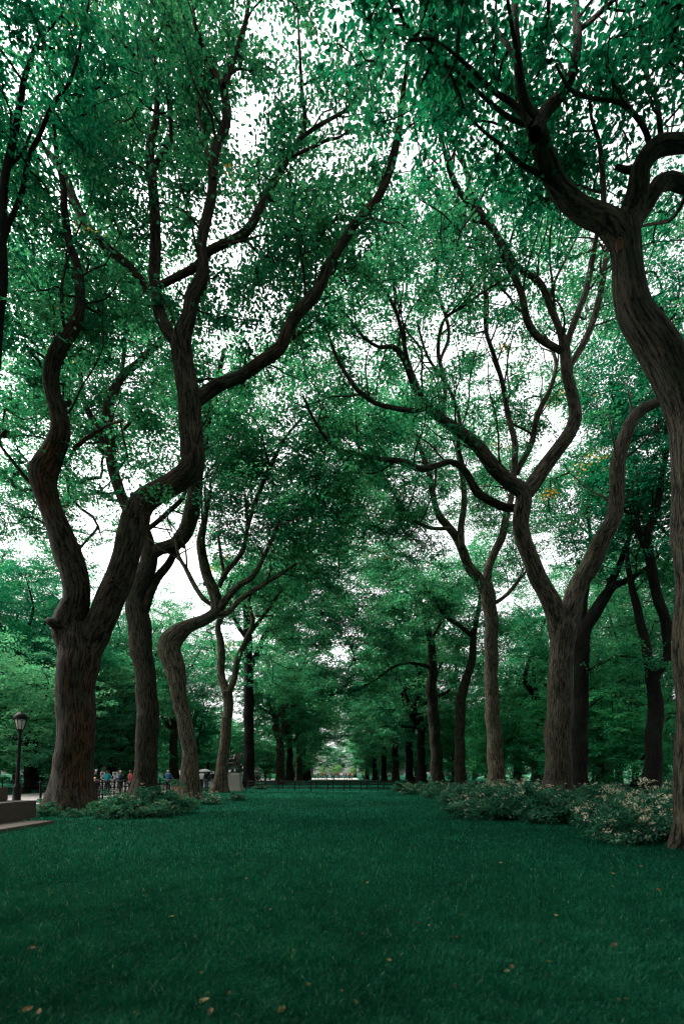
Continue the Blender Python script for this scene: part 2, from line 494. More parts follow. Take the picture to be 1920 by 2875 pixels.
T('L2', [(401, 2246, 66), (407, 2180, 62), (411, 2113, 61), (415, 1991, 63), (412, 1930, 60), (403, 1869, 59), (396, 1807, 63), (389, 1746, 66), (383, 1690, 57), (395, 1640, 52), (414, 1593, 50), (424, 1545, 46)], 33.0, [
    ([(424, 1560, 42), (450, 1540, 46), (488, 1530, 45), (522, 1492, 44), (540, 1430, 45), (550, 1350, 42), (562, 1270, 36), (577, 1198, 30), (594, 1136, 25), (612, 1060, 18), (630, 980, 12)], 33.0, 29.5, 0.5),
    ([(424, 1555, 40), (398, 1480, 38), (352, 1418, 34), (322, 1336, 32), (307, 1240, 30), (303, 1161, 29), (318, 1100, 28), (343, 1057, 24), (392, 1014, 21), (453, 953, 17), (500, 880, 12)], 33.0, 31.0, 0.5),
    ([(318, 1320, 20), (288, 1228, 20), (245, 1149, 18), (230, 1090, 15), (222, 1000, 10)], 32.4, 33.0, 0.2),
    ([(340, 1060, 12), (349, 983, 12), (352, 900, 9)], 31.6, 31.2, 0.0),
    ([(406, 1720, 24), (422, 1667, 25), (441, 1624, 25), (471, 1587, 23), (492, 1548, 18), (510, 1500, 12)], 33.0, 34.0, 0.6),
    ([(398, 1500, 16), (470, 1440, 16), (520, 1380, 12), (500, 1280, 9)], 32.8, 34.6, 0.3)], bark='BARK', leaf='LEAF')

T('L3', [(533, 2250, 60), (532, 2190, 52), (533, 2113, 44), (521, 2052, 46), (510, 1991, 46), (499, 1930, 49), (487, 1869, 62), (478, 1832, 66), (480, 1801, 64), (502, 1775, 60), (533, 1757, 48), (576, 1740, 42), (610, 1716, 38)], 31.0, [
    ([(608, 1720, 34), (603, 1673, 35), (582, 1618, 33), (569, 1562, 29), (563, 1520, 25), (575, 1460, 18), (590, 1380, 12)], 31.0, 29.5, 0.6),
    ([(605, 1722, 24), (637, 1679, 24), (673, 1642, 22), (710, 1618, 17), (747, 1550, 13), (778, 1477, 10), (795, 1400, 6)], 31.0, 27.0, 0.5),
    ([(605, 1726, 22), (640, 1720, 20), (673, 1685, 18), (729, 1648, 16), (790, 1611, 13), (857, 1569, 9), (905, 1556, 6)], 31.0, 28.0, 0.5),
    ([(615, 1650, 14), (631, 1611, 16), (667, 1569, 15), (686, 1532, 14), (695, 1471, 11), (690, 1400, 8)], 30.8, 30.0, 0.5),
    ([(596, 1700, 14), (570, 1680, 16), (545, 1642, 16), (520, 1593, 14), (502, 1562, 11), (490, 1500, 7)], 31.0, 32.5, 0.6),
    ([(690, 1500, 10), (720, 1400, 14), (760, 1310, 12), (800, 1230, 10), (850, 1170, 7)], 29.6, 27.0, 0.5),
    ([(632, 1625, 12), (620, 1560, 10), (612, 1490, 7)], 30.8, 31.5, 0.6)], bark='BARK_PALE', leaf='LEAF', flare=0.45)

T('L4', [(616, 2232, 42), (622, 2170, 36), (628, 2113, 32), (634, 2052, 31), (640, 1991, 29), (638, 1942, 33)], 41.7, [
    ([(636, 1950, 26), (622, 1899, 22), (621, 1838, 24), (618, 1795, 21), (612, 1758, 17), (628, 1700, 12), (650, 1620, 8)], 41.7, 43.0, 0.6),
    ([(640, 1950, 20), (658, 1905, 18), (667, 1850, 17), (692, 1795, 15), (710, 1746, 12), (698, 1685, 10), (712, 1600, 7)], 41.7, 39.5, 0.6),
    ([(694, 1790, 12), (760, 1700, 12), (800, 1640, 9), (840, 1580, 6)], 41.0, 38.0, 0.6)], bark='BARK_PALE', leaf='LEAF')

T('L5', [(699, 2210, 36), (699, 2110, 30), (698, 1950, 28), (698, 1850, 26), (694, 1746, 22), (688, 1680, 16)], 57.0, [
    ([(698, 1890, 16), (716, 1850, 17), (741, 1789, 15), (790, 1709, 12), (808, 1642, 9), (820, 1560, 6)], 57.0, 52.0, 0.5),
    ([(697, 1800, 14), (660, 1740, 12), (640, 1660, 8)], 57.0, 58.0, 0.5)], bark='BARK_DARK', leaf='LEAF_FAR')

T('R0', [(2010, 2395, 168), (1992, 2250, 160), (1980, 2100, 152), (1968, 1800, 142), (1960, 1500, 136), (1950, 1300, 126), (1938, 1180, 120), (1902, 1085, 114), (1862, 1000, 112), (1822, 930, 104), (1788, 875, 97), (1770, 820, 92), (1761, 770, 86), (1757, 720, 82), (1752, 660, 88), (1748, 630, 80)], 10.4, [
    ([(1750, 690, 76), (1722, 640, 82), (1690, 612, 82), (1634, 586, 76), (1591, 551, 68), (1560, 514, 62), (1531, 453, 60), (1512, 398, 58), (1500, 355, 54), (1476, 306, 36), (1462, 245, 31), (1450, 122, 25), (1444, 0, 18), (1440, -120, 10)], 10.4, 9.4, 0.35),
    ([(1502, 375, 40), (1529, 315, 40), (1566, 275, 36), (1603, 214, 31), (1621, 122, 27), (1615, 0, 21), (1620, -120, 12)], 9.8, 10.4, 0.1),
    ([(1758, 690, 62), (1776, 600, 76), (1791, 525, 62), (1795, 478, 58), (1817, 435, 57), (1860, 410, 60), (1920, 402, 56), (2010, 388, 46), (2080, 300, 34), (2120, 160, 20)], 10.4, 10.0, 0.3),
    ([(1770, 640, 46), (1815, 572, 50), (1842, 524, 53), (1878, 508, 53), (1920, 520, 50), (2000, 545, 40), (2090, 480, 26), (2150, 380, 15)], 10.4, 11.6, 0.4),
    ([(1826, 425, 16), (1820, 390, 17), (1799, 343, 16), (1744, 288, 15), (1664, 275, 13), (1603, 251, 11), (1560, 180, 8)], 10.2, 9.2, 0.1),
    ([(1700, 612, 17), (1695, 569, 16), (1692, 490, 15), (1682, 398, 13), (1660, 330, 9), (1655, 240, 6)], 10.4, 11.2, 0.1),
    ([(1490, 350, 22), (1440, 290, 20), (1388, 257, 16), (1320, 190, 13), (1250, 130, 9), (1190, 90, 6)], 9.8, 8.9, 0.0),
    ([(1456, 180, 16), (1400, 90, 13), (1330, 20, 9)], 9.6, 10.6, 0.0),
    ([(1618, 90, 16), (1700, 20, 14), (1780, -60, 9)], 10.2, 9.0, 0.0),
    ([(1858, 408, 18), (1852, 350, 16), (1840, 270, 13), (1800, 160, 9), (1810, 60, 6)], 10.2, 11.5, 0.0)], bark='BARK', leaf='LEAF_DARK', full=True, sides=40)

T('R1', [(1572, 2254, 90), (1568, 2190, 80), (1566, 2113, 75), (1571, 1991, 75), (1575, 1869, 69), (1577, 1807, 72), (1585, 1760, 74), (1587, 1730, 44), (1588, 1710, 16)], 28.5, [
    ([(1574, 1800, 54), (1562, 1735, 60), (1548, 1700, 58), (1529, 1654, 52), (1499, 1593, 50), (1474, 1532, 48), (1462, 1471, 47), (1468, 1412, 49), (1464, 1378, 48), (1425, 1351, 45), (1382, 1308, 43), (1340, 1253, 38), (1291, 1210, 34), (1235, 1173, 30), (1193, 1136, 27), (1168, 1087, 25), (1150, 1044, 22), (1131, 1002, 19), (1101, 971, 16), (1065, 975, 12), (1020, 945, 9), (970, 880, 6)], 28.5, 23.0, 0.45),
    ([(1584, 1800, 58), (1600, 1715, 60), (1621, 1654, 56), (1652, 1593, 58), (1688, 1520, 56), (1719, 1464, 48), (1731, 1393, 41), (1735, 1302, 40), (1754, 1222, 40), (1786, 1163, 38), (1829, 1136, 36), (1880, 1110, 30), (1930, 1040, 24), (1960, 950, 16)], 28.5, 26.5, 0.5),
    ([(1466, 1400, 44), (1493, 1363, 49), (1523, 1320, 46), (1560, 1271, 43), (1597, 1216, 42), (1615, 1167, 38), (1609, 1118, 33), (1594, 1063, 32), (1588, 1014, 33), (1584, 970, 30), (1572, 928, 20), (1548, 867, 20), (1523, 806, 19), (1493, 775, 18), (1450, 744, 17), (1413, 686, 16), (1364, 618, 16), (1327, 551, 14), (1303, 459, 12), (1266, 380, 9), (1240, 320, 6)], 27.3, 22.5, 0.5),
    ([(1586, 990, 20), (1554, 975, 24), (1511, 947, 22), (1480, 898, 21), (1465, 830, 20), (1444, 775, 19), (1413, 720, 19), (1389, 649, 19), (1340, 594, 18), (1291, 539, 17), (1260, 471, 14), (1242, 398, 10), (1230, 330, 7)], 25.8, 22.0, 0.3),
    ([(1586, 985, 18), (1597, 945, 20), (1615, 898, 20), (1640, 830, 19), (1658, 757, 18), (1668, 700, 15), (1678, 640, 12), (1690, 560, 8)], 25.8, 25.0, 0.3),
    ([(1590, 1050, 16), (1609, 1014, 20), (1640, 959, 20), (1670, 885, 19), (1689, 800, 17), (1701, 720, 14), (1715, 640, 10)], 26.0, 27.0, 0.3),
    ([(1440, 1360, 18), (1444, 1302, 20), (1444, 1240, 18), (1425, 1161, 15), (1407, 1063, 14), (1382, 983, 13), (1364, 928, 12), (1361, 842, 10), (1358, 720, 8), (1340, 640, 5)], 27.5, 26.0, 0.3),
    ([(1450, 1330, 16), (1462, 1302, 18), (1493, 1240, 18), (1511, 1161, 17), (1548, 1081, 14), (1560, 1014, 11), (1530, 940, 8)], 27.5, 28.5, 0.3),
    ([(1190, 1150, 16), (1150, 1152, 18), (1107, 1145, 18), (1052, 1130, 16), (1003, 1093, 14), (972, 1050, 12), (940, 990, 10), (920, 930, 7)], 24.5, 22.0, 0.3),
    ([(1460, 1425, 28), (1420, 1425, 30), (1389, 1412, 28), (1340, 1381, 25), (1303, 1320, 22), (1266, 1296, 20), (1223, 1308, 22), (1180, 1317, 24), (1131, 1296, 21), (1070, 1289, 18), (991, 1271, 15), (943, 1259, 13), (888, 1190, 10), (850, 1110, 7)], 28.0, 22.5, 0.35),
    ([(1303, 1322, 14), (1285, 1250, 13), (1290, 1180, 11), (1260, 1090, 10), (1200, 1000, 8), (1170, 900, 6)], 26.6, 25.0, 0.3),
    ([(1240, 1175, 14), (1250, 1080, 13), (1230, 990, 12), (1245, 900, 10), (1300, 860, 9), (1340, 830, 8), (1420, 780, 6)], 25.5, 24.0, 0.2),
    ([(1236, 1010, 10), (1260, 930, 10), (1225, 800, 9), (1232, 720, 8), (1240, 600, 6)], 24.8, 24.0, 0.2),
    ([(1150, 1040, 12), (1120, 900, 11), (1090, 830, 9), (1030, 770, 7), (1000, 730, 5)], 24.0, 22.5, 0.2)], bark='BARK', leaf='LEAF', full=True)

T('R2', [(1392, 2226, 52), (1390, 2113, 46), (1382, 1991, 41), (1378, 1869, 40), (1379, 1746, 38), (1373, 1690, 40), (1362, 1642, 43)], 43.0, [
    ([(1364, 1660, 34), (1343, 1625, 32), (1321, 1599, 30), (1297, 1544, 28), (1272, 1495, 25), (1235, 1452, 22), (1220, 1412, 18), (1205, 1332, 15), (1174, 1240, 12), (1144, 1185, 9), (1110, 1110, 6)], 43.0, 38.0, 0.5),
    ([(1364, 1650, 28), (1370, 1599, 26), (1389, 1550, 25), (1413, 1495, 24), (1422, 1446, 21), (1436, 1390, 17), (1440, 1310, 12)], 43.0, 43.0, 0.5),
    ([(1296, 1540, 18), (1294, 1489, 20), (1300, 1440, 19), (1303, 1381, 17), (1291, 1283, 13), (1260, 1180, 9)], 41.5, 41.0, 0.5),
    ([(1262, 1485, 14), (1200, 1480, 13), (1140, 1440, 11), (1085, 1350, 8), (1040, 1290, 5)], 41.0, 36.0, 0.4),
    ([(1376, 1700, 14), (1410, 1680, 14), (1440, 1650, 12), (1480, 1600, 8)], 43.0, 46.0, 0.5)], bark='BARK_PALE', leaf='LEAF')

T('R3', [(1292, 2218, 36), (1291, 2113, 31), (1292, 1991, 29), (1301, 1930, 29), (1321, 1869, 23), (1329, 1807, 21), (1327, 1770, 17)], 52.0, [
    ([(1328, 1790, 14), (1291, 1758, 15), (1248, 1728, 13), (1225, 1690, 10), (1190, 1640, 6)], 52.0, 48.0, 0.5),
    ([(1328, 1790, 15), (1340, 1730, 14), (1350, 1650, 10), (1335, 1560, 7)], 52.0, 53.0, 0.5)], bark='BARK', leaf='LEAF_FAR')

T('R4', [(1228, 2212, 42), (1224, 2113, 34), (1215, 1991, 31), (1211, 1930, 30), (1215, 1870, 27), (1205, 1780, 20), (1180, 1690, 14), (1165, 1600, 8)], 58.0, [
    ([(1214, 1885, 14), (1195, 1870, 13), (1144, 1862, 11), (1101, 1875, 10), (1052, 1911, 9), (1003, 1936, 8), (950, 1950, 6), (900, 1948, 4)], 58.0, 50.0, 0.5),
    ([(1210, 1800, 12), (1240, 1740, 11), (1260, 1680, 7)], 58.0, 59.0, 0.5),
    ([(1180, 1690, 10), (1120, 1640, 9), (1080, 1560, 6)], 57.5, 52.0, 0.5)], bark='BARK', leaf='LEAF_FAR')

T('R1b', [(1628, 2234, 54), (1626, 2113, 46), (1632, 1930, 42), (1633, 1807, 43), (1640, 1770, 42), (1652, 1746, 41), (1689, 1691, 37), (1719, 1648, 29), (1762, 1628, 20), (1820, 1590, 13), (1870, 1530, 8)], 35.0, [
    ([(1700, 1680, 22), (1722, 1620, 22), (1740, 1580, 18), (1770, 1500, 13), (1790, 1420, 8)], 35.0, 36.0, 0.5),
    ([(1636, 1890, 10), (1690, 1862, 10), (1740, 1842, 9), (1790, 1850, 6), (1830, 1880, 4)], 35.0, 33.0, 0.6),
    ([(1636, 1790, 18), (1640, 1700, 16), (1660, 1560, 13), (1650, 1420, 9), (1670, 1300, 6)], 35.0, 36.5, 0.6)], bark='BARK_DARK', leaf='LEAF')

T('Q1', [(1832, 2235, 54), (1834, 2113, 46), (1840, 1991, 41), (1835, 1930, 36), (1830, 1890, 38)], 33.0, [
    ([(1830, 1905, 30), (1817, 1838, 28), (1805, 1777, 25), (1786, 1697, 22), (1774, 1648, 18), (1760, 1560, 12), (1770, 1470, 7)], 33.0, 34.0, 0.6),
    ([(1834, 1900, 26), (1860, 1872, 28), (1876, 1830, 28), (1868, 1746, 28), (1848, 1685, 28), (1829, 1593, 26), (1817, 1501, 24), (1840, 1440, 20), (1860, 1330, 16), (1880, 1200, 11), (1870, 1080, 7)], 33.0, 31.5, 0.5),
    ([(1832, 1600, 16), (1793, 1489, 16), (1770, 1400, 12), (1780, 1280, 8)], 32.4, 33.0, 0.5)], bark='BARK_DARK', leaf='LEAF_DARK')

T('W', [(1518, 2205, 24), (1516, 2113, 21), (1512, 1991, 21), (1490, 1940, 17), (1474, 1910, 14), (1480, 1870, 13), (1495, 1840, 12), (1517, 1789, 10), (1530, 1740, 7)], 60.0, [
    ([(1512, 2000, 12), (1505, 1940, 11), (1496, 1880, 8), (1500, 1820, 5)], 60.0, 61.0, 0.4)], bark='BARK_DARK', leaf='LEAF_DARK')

# crown lobes per tree: (x, y, rx, ry in photo px, depth, half depth m, number of sprays)
LOBES = {
    'L1': [(640, 420, 180, 220, 18.5, 2.0, 60), (90, 1120, 170, 140, 22.0, 2.0, 50), (120, 560, 260, 330, 19.5, 3.5, 150), (360, 640, 280, 360, 20.5, 3.0, 200), (330, 200, 360, 300, 19.5, 3.5, 240), (200, 980, 260, 200, 20.5, 2.5, 130),
           (760, 700, 230, 190, 18.5, 2.5, 130), (720, 930, 220, 110, 19.5, 2.5, 60), (820, 180, 170, 260, 17.2, 2.0, 75), (590, 130, 200, 190, 18.0, 2.0, 80),
           (1120, 300, 110, 190, 15.5, 1.5, 36), (980, 590, 170, 120, 18.0, 2.0, 55), (150, 1260, 220, 120, 21.5, 2.5, 50), (420, 1180, 190, 210, 22.0, 2.0, 70),
           (360, 1395, 140, 40, 19.3, 1.0, 26)],
    'L0': [(90, 130, 230, 220, 15.5, 2.5, 130), (60, 480, 130, 220, 16.0, 1.8, 45), (-150, 600, 250, 500, 18.0, 3.0, 90)],
    'L2': [(90, 1500, 170, 130, 34.0, 3.0, 80), (300, 1510, 110, 70, 34.5, 2.0, 24), (490, 1560, 110, 90, 34.5, 2.5, 22), (90, 1120, 210, 240, 31.0, 3.0, 120), (110, 820, 220, 200, 30.0, 3.0, 100), (420, 880, 150, 160, 31.0, 2.5, 60), (130, 1420, 170, 110, 33.0, 3.0, 60), (330, 1080, 240, 200, 32.5, 3.0, 110), (560, 1150, 170, 260, 31.5, 3.0, 110), (620, 1330, 150, 120, 31.0, 3.0, 40), (250, 1380, 160, 120, 34.0, 3.0, 45), (180, 840, 200, 170, 33.0, 3.0, 60)],
    'L3': [(920, 1330, 130, 130, 28.0, 3.0, 70), (760, 1330, 200, 170, 29.0, 3.5, 150), (690, 1150, 140, 170, 29.0, 3.0, 70), (820, 1480, 190, 110, 29.5, 3.0, 90), (640, 1480, 110, 120, 31.0, 2.5, 36), (880, 1120, 130, 180, 26.5, 3.0, 80)],
    'L4': [(880, 1450, 150, 130, 39.0, 3.5, 110), (700, 1620, 110, 150, 42.0, 3.5, 70), (830, 1620, 180, 130, 40.0, 3.5, 130), (625, 1860, 75, 120, 44.5, 2.5, 60), (760, 1790, 120, 80, 41.0, 3.0, 55)],
    'L5': [(900, 1770, 130, 90, 52.0, 5.0, 90), (880, 1620, 150, 120, 54.0, 5.0, 110), (700, 1700, 120, 140, 57.0, 4.0, 80), (820, 1740, 150, 140, 54.0, 5.0, 120), (770, 1900, 110, 70, 56.0, 4.0, 50)],
    'R0': [(1895, 1620, 40, 260, 9.5, 0.5, 16), (1480, 90, 420, 150, 9.6, 2.2, 210), (1780, 120, 260, 190, 9.8, 2.2, 130), (1180, 110, 170, 170, 9.4, 1.5, 75), (1330, 280, 240, 90, 9.6, 1.6, 65), (1680, 330, 170, 120, 10.8, 1.5, 32),
           (1840, 560, 120, 130, 12.5, 1.0, 14), (1600, 470, 70, 110, 11.5, 1.0, 10)],
    'R1': [(1500, 1150, 130, 130, 29.5, 2.0, 50), (1550, 1420, 120, 130, 31.0, 2.0, 60), (1250, 470, 260, 150, 22.5, 2.5, 50), (1180, 800, 250, 230, 24.5, 3.0, 170), (1420, 800, 190, 240, 26.0, 3.0, 130), (1130, 1080, 210, 190, 25.0, 3.0, 140), (1390, 1120, 190, 170, 28.0, 2.5, 110), (1300, 560, 190, 130, 23.5, 2.5, 55),
           (1640, 780, 140, 230, 28.0, 3.0, 110), (960, 760, 140, 190, 22.5, 2.5, 70), (1560, 560, 120, 130, 26.0, 2.0, 36), (1030, 1270, 150, 80, 24.0, 2.5, 50)],
    'R2': [(1130, 1440, 130, 120, 39.5, 3.0, 80), (1480, 1420, 110, 130, 44.0, 3.0, 60), (1050, 1200, 150, 150, 36.0, 3.0, 90), (1010, 1400, 160, 150, 39.0, 3.5, 120), (1180, 1340, 180, 180, 40.5, 3.5, 150), (1340, 1400, 130, 180, 42.5, 3.0, 110), (1090, 1510, 170, 130, 39.5, 3.5, 120), (1460, 1520, 100, 100, 45.0, 2.5, 50), (1250, 1600, 120, 80, 42.0, 3.0, 50)],
    'R3': [(1310, 1650, 130, 130, 52.0, 4.0, 100), (1200, 1690, 130, 120, 50.0, 4.0, 110), (1400, 1800, 70, 130, 54.0, 3.0, 50)],
    'R4': [(1020, 1760, 130, 100, 54.0, 5.0, 90), (1000, 1620, 150, 130, 55.0, 5.0, 120), (1130, 1650, 160, 140, 56.0, 5.0, 150), (1050, 1790, 150, 100, 54.0, 5.0, 100), (1230, 1720, 110, 110, 58.0, 4.0, 70), (960, 1900, 90, 60, 52.0, 2.5, 36)],
    'R1b': [(1640, 1440, 110, 130, 36.5, 2.5, 50), (1850, 900, 130, 260, 33.0, 3.0, 90), (1680, 1050, 120, 160, 36.0, 3.0, 60), (1800, 1500, 150, 170, 36.0, 3.5, 90), (1660, 1330, 120, 130, 37.0, 3.0, 60), (1760, 1880, 130, 70, 34.0, 3.0, 60)],
    'Q1': [(1780, 1480, 150, 140, 33.0, 3.0, 80), (1800, 1290, 160, 240, 32.5, 3.5, 170), (1720, 1080, 130, 160, 33.0, 3.0, 90), (1880, 1000, 120, 240, 32.0, 3.0, 100), (1800, 700, 150, 200, 31.0, 3.0, 60), (1700, 1480, 90, 110, 34.0, 3.0, 26)],
    'W': [(1500, 1800, 90, 100, 60.0, 4.0, 60)],
}
# places where the crowns part and the sky shows: (x, y, rx, ry, share of sprays that are missing)
GAPS = [(690, 310, 70, 100, 0.9), (800, 95, 75, 70, 0.8), (640, 540, 50, 70, 0.7), (860, 470, 60, 50, 0.7), (1180, 450, 80, 55, 0.9), (1000, 420, 50, 60, 0.6),
        (520, 1580, 55, 60, 0.95), (450, 1700, 40, 60, 0.6), (1600, 1400, 34, 46, 0.9), (1710, 1740, 60, 65, 0.9), (275, 1450, 60, 26, 0.85), (1090, 880, 40, 40, 0.8), (1420, 960, 50, 30, 0.7),
        (1870, 470, 60, 40, 0.8), (1240, 960, 60, 60, 0.75), (1540, 1260, 50, 60, 0.6), (1830, 760, 50, 70, 0.5), (780, 1150, 70, 60, 0.7), (600, 640, 50, 50, 0.6), (1660, 640, 60, 70, 0.6)]

# all traced wood, for keeping sprays from hiding it
WOODPX = []
for t in TREES.values():
    for L in [(t['trunk'], t['d'], t.get('d1', t['d']), 0)] + list(t['limbs']):
        a = np.array(L[0], float)
        f = np.linspace(0, 1, len(a))
        dd = L[1] + (L[2] - L[1]) * f
        for i in range(len(a) - 1):
            for q in (0, 0.5):
                WOODPX.append((*(a[i] * (1 - q) + a[i + 1] * q), dd[i] * (1 - q) + dd[i + 1] * q))
WOODPX = np.array(WOODPX)


def thin_out(att, rng, wood=0.8):
    pr = proj(att)
    keep = np.ones(len(att), bool)
    u = rng.uniform(0, 1, len(att))
    for x, y, rx, ry, p in GAPS:
        q = ((pr[:, 0] - x) / rx) ** 2 + ((pr[:, 1] - y) / ry) ** 2
        keep &= ~((q < 1) & (u < p)) & ~((q < 1.9) & (u < p * 0.45))
    u = rng.uniform(0, 1, len(att))
    for x, y, w, d in WOODPX[WOODPX[:, 2] > 9]:
        near = (np.abs(pr[:, 0] - x) < w * 0.5 + 26 * 20 / pr[:, 2]) & (np.abs(pr[:, 1] - y) < w * 0.5 + 26 * 20 / pr[:, 2]) & (pr[:, 2] < d + 0.4)
        keep &= ~(near & (u < wood))
    return att[keep]


TLAB = {
    'L1': 'great elm with rust streaked forked trunk and zigzag limb beside the lamp post',
    'L0': 'dark elm at the left edge, only its thin upper limbs in view',
    'L2': 'thick grey elm trunk second in the left row, leaning left halfway up',
    'L3': 'elm whose pale trunk bends sharply right into a mossy elbow',
    'L4': 'slim pale elm standing just in front of the bronze statue',
    'L5': 'straight dark elm trunk just right of the granite pedestal',
    'R0': 'near elm at the right edge with massive S-curved trunk over white shrubs',
    'R1': 'large elm with wide V fork rising from the flowering bed on the right',
    'R2': 'straight brown elm with high Y fork left of the big V forked elm',
    'R3': 'thin elm with kinked upper trunk between two straighter right row trunks',
    'R4': 'elm in the right row with one long low branch drooping over the lawn',
    'R1b': 'nearly black elm close behind the V forked elm, bending right',
    'Q1': 'dark U forked tree before the bright far lawn at right',
    'W': 'thin crooked dark tree left of the V forked elm in the background'}

def slim(a):
    """widths were read along rows: a leaning limb is thinner across"""
    v = np.gradient(a[:, :2], axis=0)
    c = np.abs(v[:, 1]) / np.hypot(v[:, 0], v[:, 1])
    return a[:, 2] * np.clip(0.62 + 0.38 * c, 0.78, 1.0) * 0.94


for ti, (key, t) in enumerate(TREES.items()):
    rng = np.random.default_rng(100 + ti)
    bark = globals()[t['bark']]
    leafm = globals()[t['leaf']]
    d = t['d']
    tr = np.array(t['trunk'], float)
    base = P(tr[0, 0], tr[0, 1], d)
    loc = np.array((base[0], d, 0.0))
    root = empty('elm_tree' if key not in ('W', 'Q1') else 'park_tree', loc, TLAB[key], 'tree', 'elms lining the lawn' if key not in ('W', 'Q1') else None)
    skel, paths = [], []
    sides = t.get('sides', 28)
    # trunk
    dd = np.linspace(d, t.get('d1', d), len(tr))
    pts = np.array([P(a[0], a[1], e) for a, e in zip(tr, dd)])
    pts[0, 2] = -0.25
    rad = slim(tr) / 2 * dd / F
    sp, sr = spline(pts, rad, 0.22)
    g = Geo()
    tube(g, sp - loc, sr, sides, 0.05, t.get('flare', 0.55), seed=ti * 20 + 1)
    g.obj('trunk', [bark], root, tint=False)
    if t.get('d1'):
        skel.append(sp[int(len(sp) * 0.5):])
    for li, L in enumerate(t['limbs']):
        a = np.array(L[0], float)
        s = np.concatenate(([0], np.cumsum(np.hypot(*np.diff(a[:, :2], axis=0).T))))
        f = s / s[-1]
        de = L[1] + (L[2] - L[1]) * f ** 1.3 + 0.25 * np.sin(f * 7 + li) * np.minimum(f * 4, 1) * (1 - L[3] * 0)
        pts = np.array([P(q[0], q[1], e) for q, e in zip(a, de)])
        sp, sr = spline(pts, slim(a) / 2 * de / F, 0.2 if d < 25 else 0.3)
        g = Geo()
        sd = int(np.clip(sr[0] * 70, 8, 28))
        tube(g, sp - loc, sr, sd, 0.05 if sr[0] > 0.12 else 0.03, 0, seed=ti * 20 + li + 2)
        g.obj('limb', [bark], root, tint=False)
        skel.append(sp[int(len(sp) * L[3]):])
        paths.append((sp, sr, L[3]))
    skel = np.concatenate(skel)
    skel = skel[::2]
    cg = Geo()
    extra = []
    for sp, sr, f0 in paths:
        for _ in range(rng.integers(0, 3) if d < 40 else 0):
            i = rng.integers(2, max(3, int(len(sp) * 0.7)))
            if sr[i] < 0.09: continue
            pv = rng.normal(0, 1, 3)
            tg = sp[i] - sp[i - 1]
            pv -= tg * pv.dot(tg) / tg.dot(tg)
            pv = pv / np.linalg.norm(pv) + np.array((0, 0, 0.35))
            rs = sr[i] * rng.uniform(0.22, 0.42)
            ln_ = sr[i] + rng.uniform(0.08, 0.30)
            q = np.array([sp[i], sp[i] + pv * ln_ * 0.6, sp[i] + pv * ln_ + rng.normal(0, 0.03, 3)])
            tube(cg, q, (rs * 1.4, rs * 1.05, rs * 0.8), 7)
        st = 0.2 if d < 25 else 0.3
        i = int(len(sp) * max(0.12, f0 * 0.8)) + rng.integers(1, 5)
        while i < len(sp) - 2:
            tg = sp[i + 1] - sp[i - 1]
            tg /= np.linalg.norm(tg)
            pv = rng.normal(0, 1, 3)
            pv -= tg * pv.dot(tg)
            pv /= np.linalg.norm(pv)
            dr = tg * 0.55 + pv * rng.uniform(0.6, 1.1) + np.array((0, 0, 0.35))
            dr /= np.linalg.norm(dr)
            Lg = rng.uniform(1.6, 4.2) * (0.7 if d < 14 else 1.0) * (1.35 if key in ('R1', 'R2', 'L3', 'L2') else 1.0) * (1.15 if sr[i] > 0.12 else 0.9)
            q = [sp[i].copy()]
            for k in range(6):
                dr = dr + rng.normal(0, 0.24, 3) + np.array((0, 0, 0.10))
                dr /= np.linalg.norm(dr)
                q.append(q[-1] + dr * Lg / 6)
            r0 = min(0.5 * sr[i], rng.uniform(0.030, 0.060) * (1.3 if d > 26 else 1.0))
            a_, b_ = spline(q, np.linspace(r0, 0.009, 7), 0.25)
            tube(cg, a_, b_, 5, cap=False)
            extra.append(a_)
            i += int(rng.uniform(0.7, 1.7) * (0.7 if key in ('R1', 'R2', 'L3') else 1.0) / st)
    if extra:
        skel = np.concatenate([skel] + [e[::2] for e in extra])
    if key == 'R0':
        bm_ = bmesh.new()
        c0 = Vector(P(1729, 724, 10.4) - loc) + Vector((-0.07, -0.272, 0))
        q_ = Vector((-0.28, -1, 0.0)).to_track_quat('Z', 'Y').to_matrix().to_4x4()
        M_ = Matrix.Translation(c0) @ q_ @ Matrix.Diagonal((0.055, 0.11, 1, 1))
        ring = [[bm_.verts.new(M_ @ Vector((r_ * math.cos(a_ * 0.3927), r_ * math.sin(a_ * 0.3927), z_))) for a_ in range(16)] for r_, z_ in ((1.25, -0.03), (1.1, 0.022), (0.85, 0.022), (0.7, 0.0), (0.3, 0.006))]
        for u_, w_ in zip(ring, ring[1:]):
            for a_ in range(16): bm_.faces.new((u_[a_], u_[(a_ + 1) % 16], w_[(a_ + 1) % 16], w_[a_]))
        bm_.faces.new(ring[-1])
        me_ = bpy.data.meshes.new('branch_scar'); bm_.to_mesh(me_); bm_.free(); me_.materials.append(SCAR)
        link(bpy.data.objects.new('branch_scar', me_), root)
    # crown
    att = []
    for x, y, rx, ry, dm, rd, n in LOBES[key]:
        v = rng.normal(0, 1, (n, 3))
        v /= np.linalg.norm(v, axis=1)[:, None]
        v *= (rng.uniform(0, 1, n) ** 0.4)[:, None]
        # each lobe is a real ellipsoid round (x, y, dm); inside it the sprays gather in boughs
        c = P(x, y, dm)
        pts = c + np.stack((v[:, 0] * rx * dm / F, v[:, 2] * rd, v[:, 1] * ry * dm / F), 1)
        nb = max(2, n // 5)
        bough = rng.integers(0, nb, n)
        sc_ = 0.62 if d < 14 else (0.85 if d < 30 else 1.1)
        gathered = pts[bough] + rng.normal(0, 1, (n, 3)) * np.array((1.0, 1.0, 0.42)) * sc_
        att.append(np.where((rng.uniform(0, 1, n) < 0.8)[:, None], gathered, pts))
    att = np.concatenate(att)
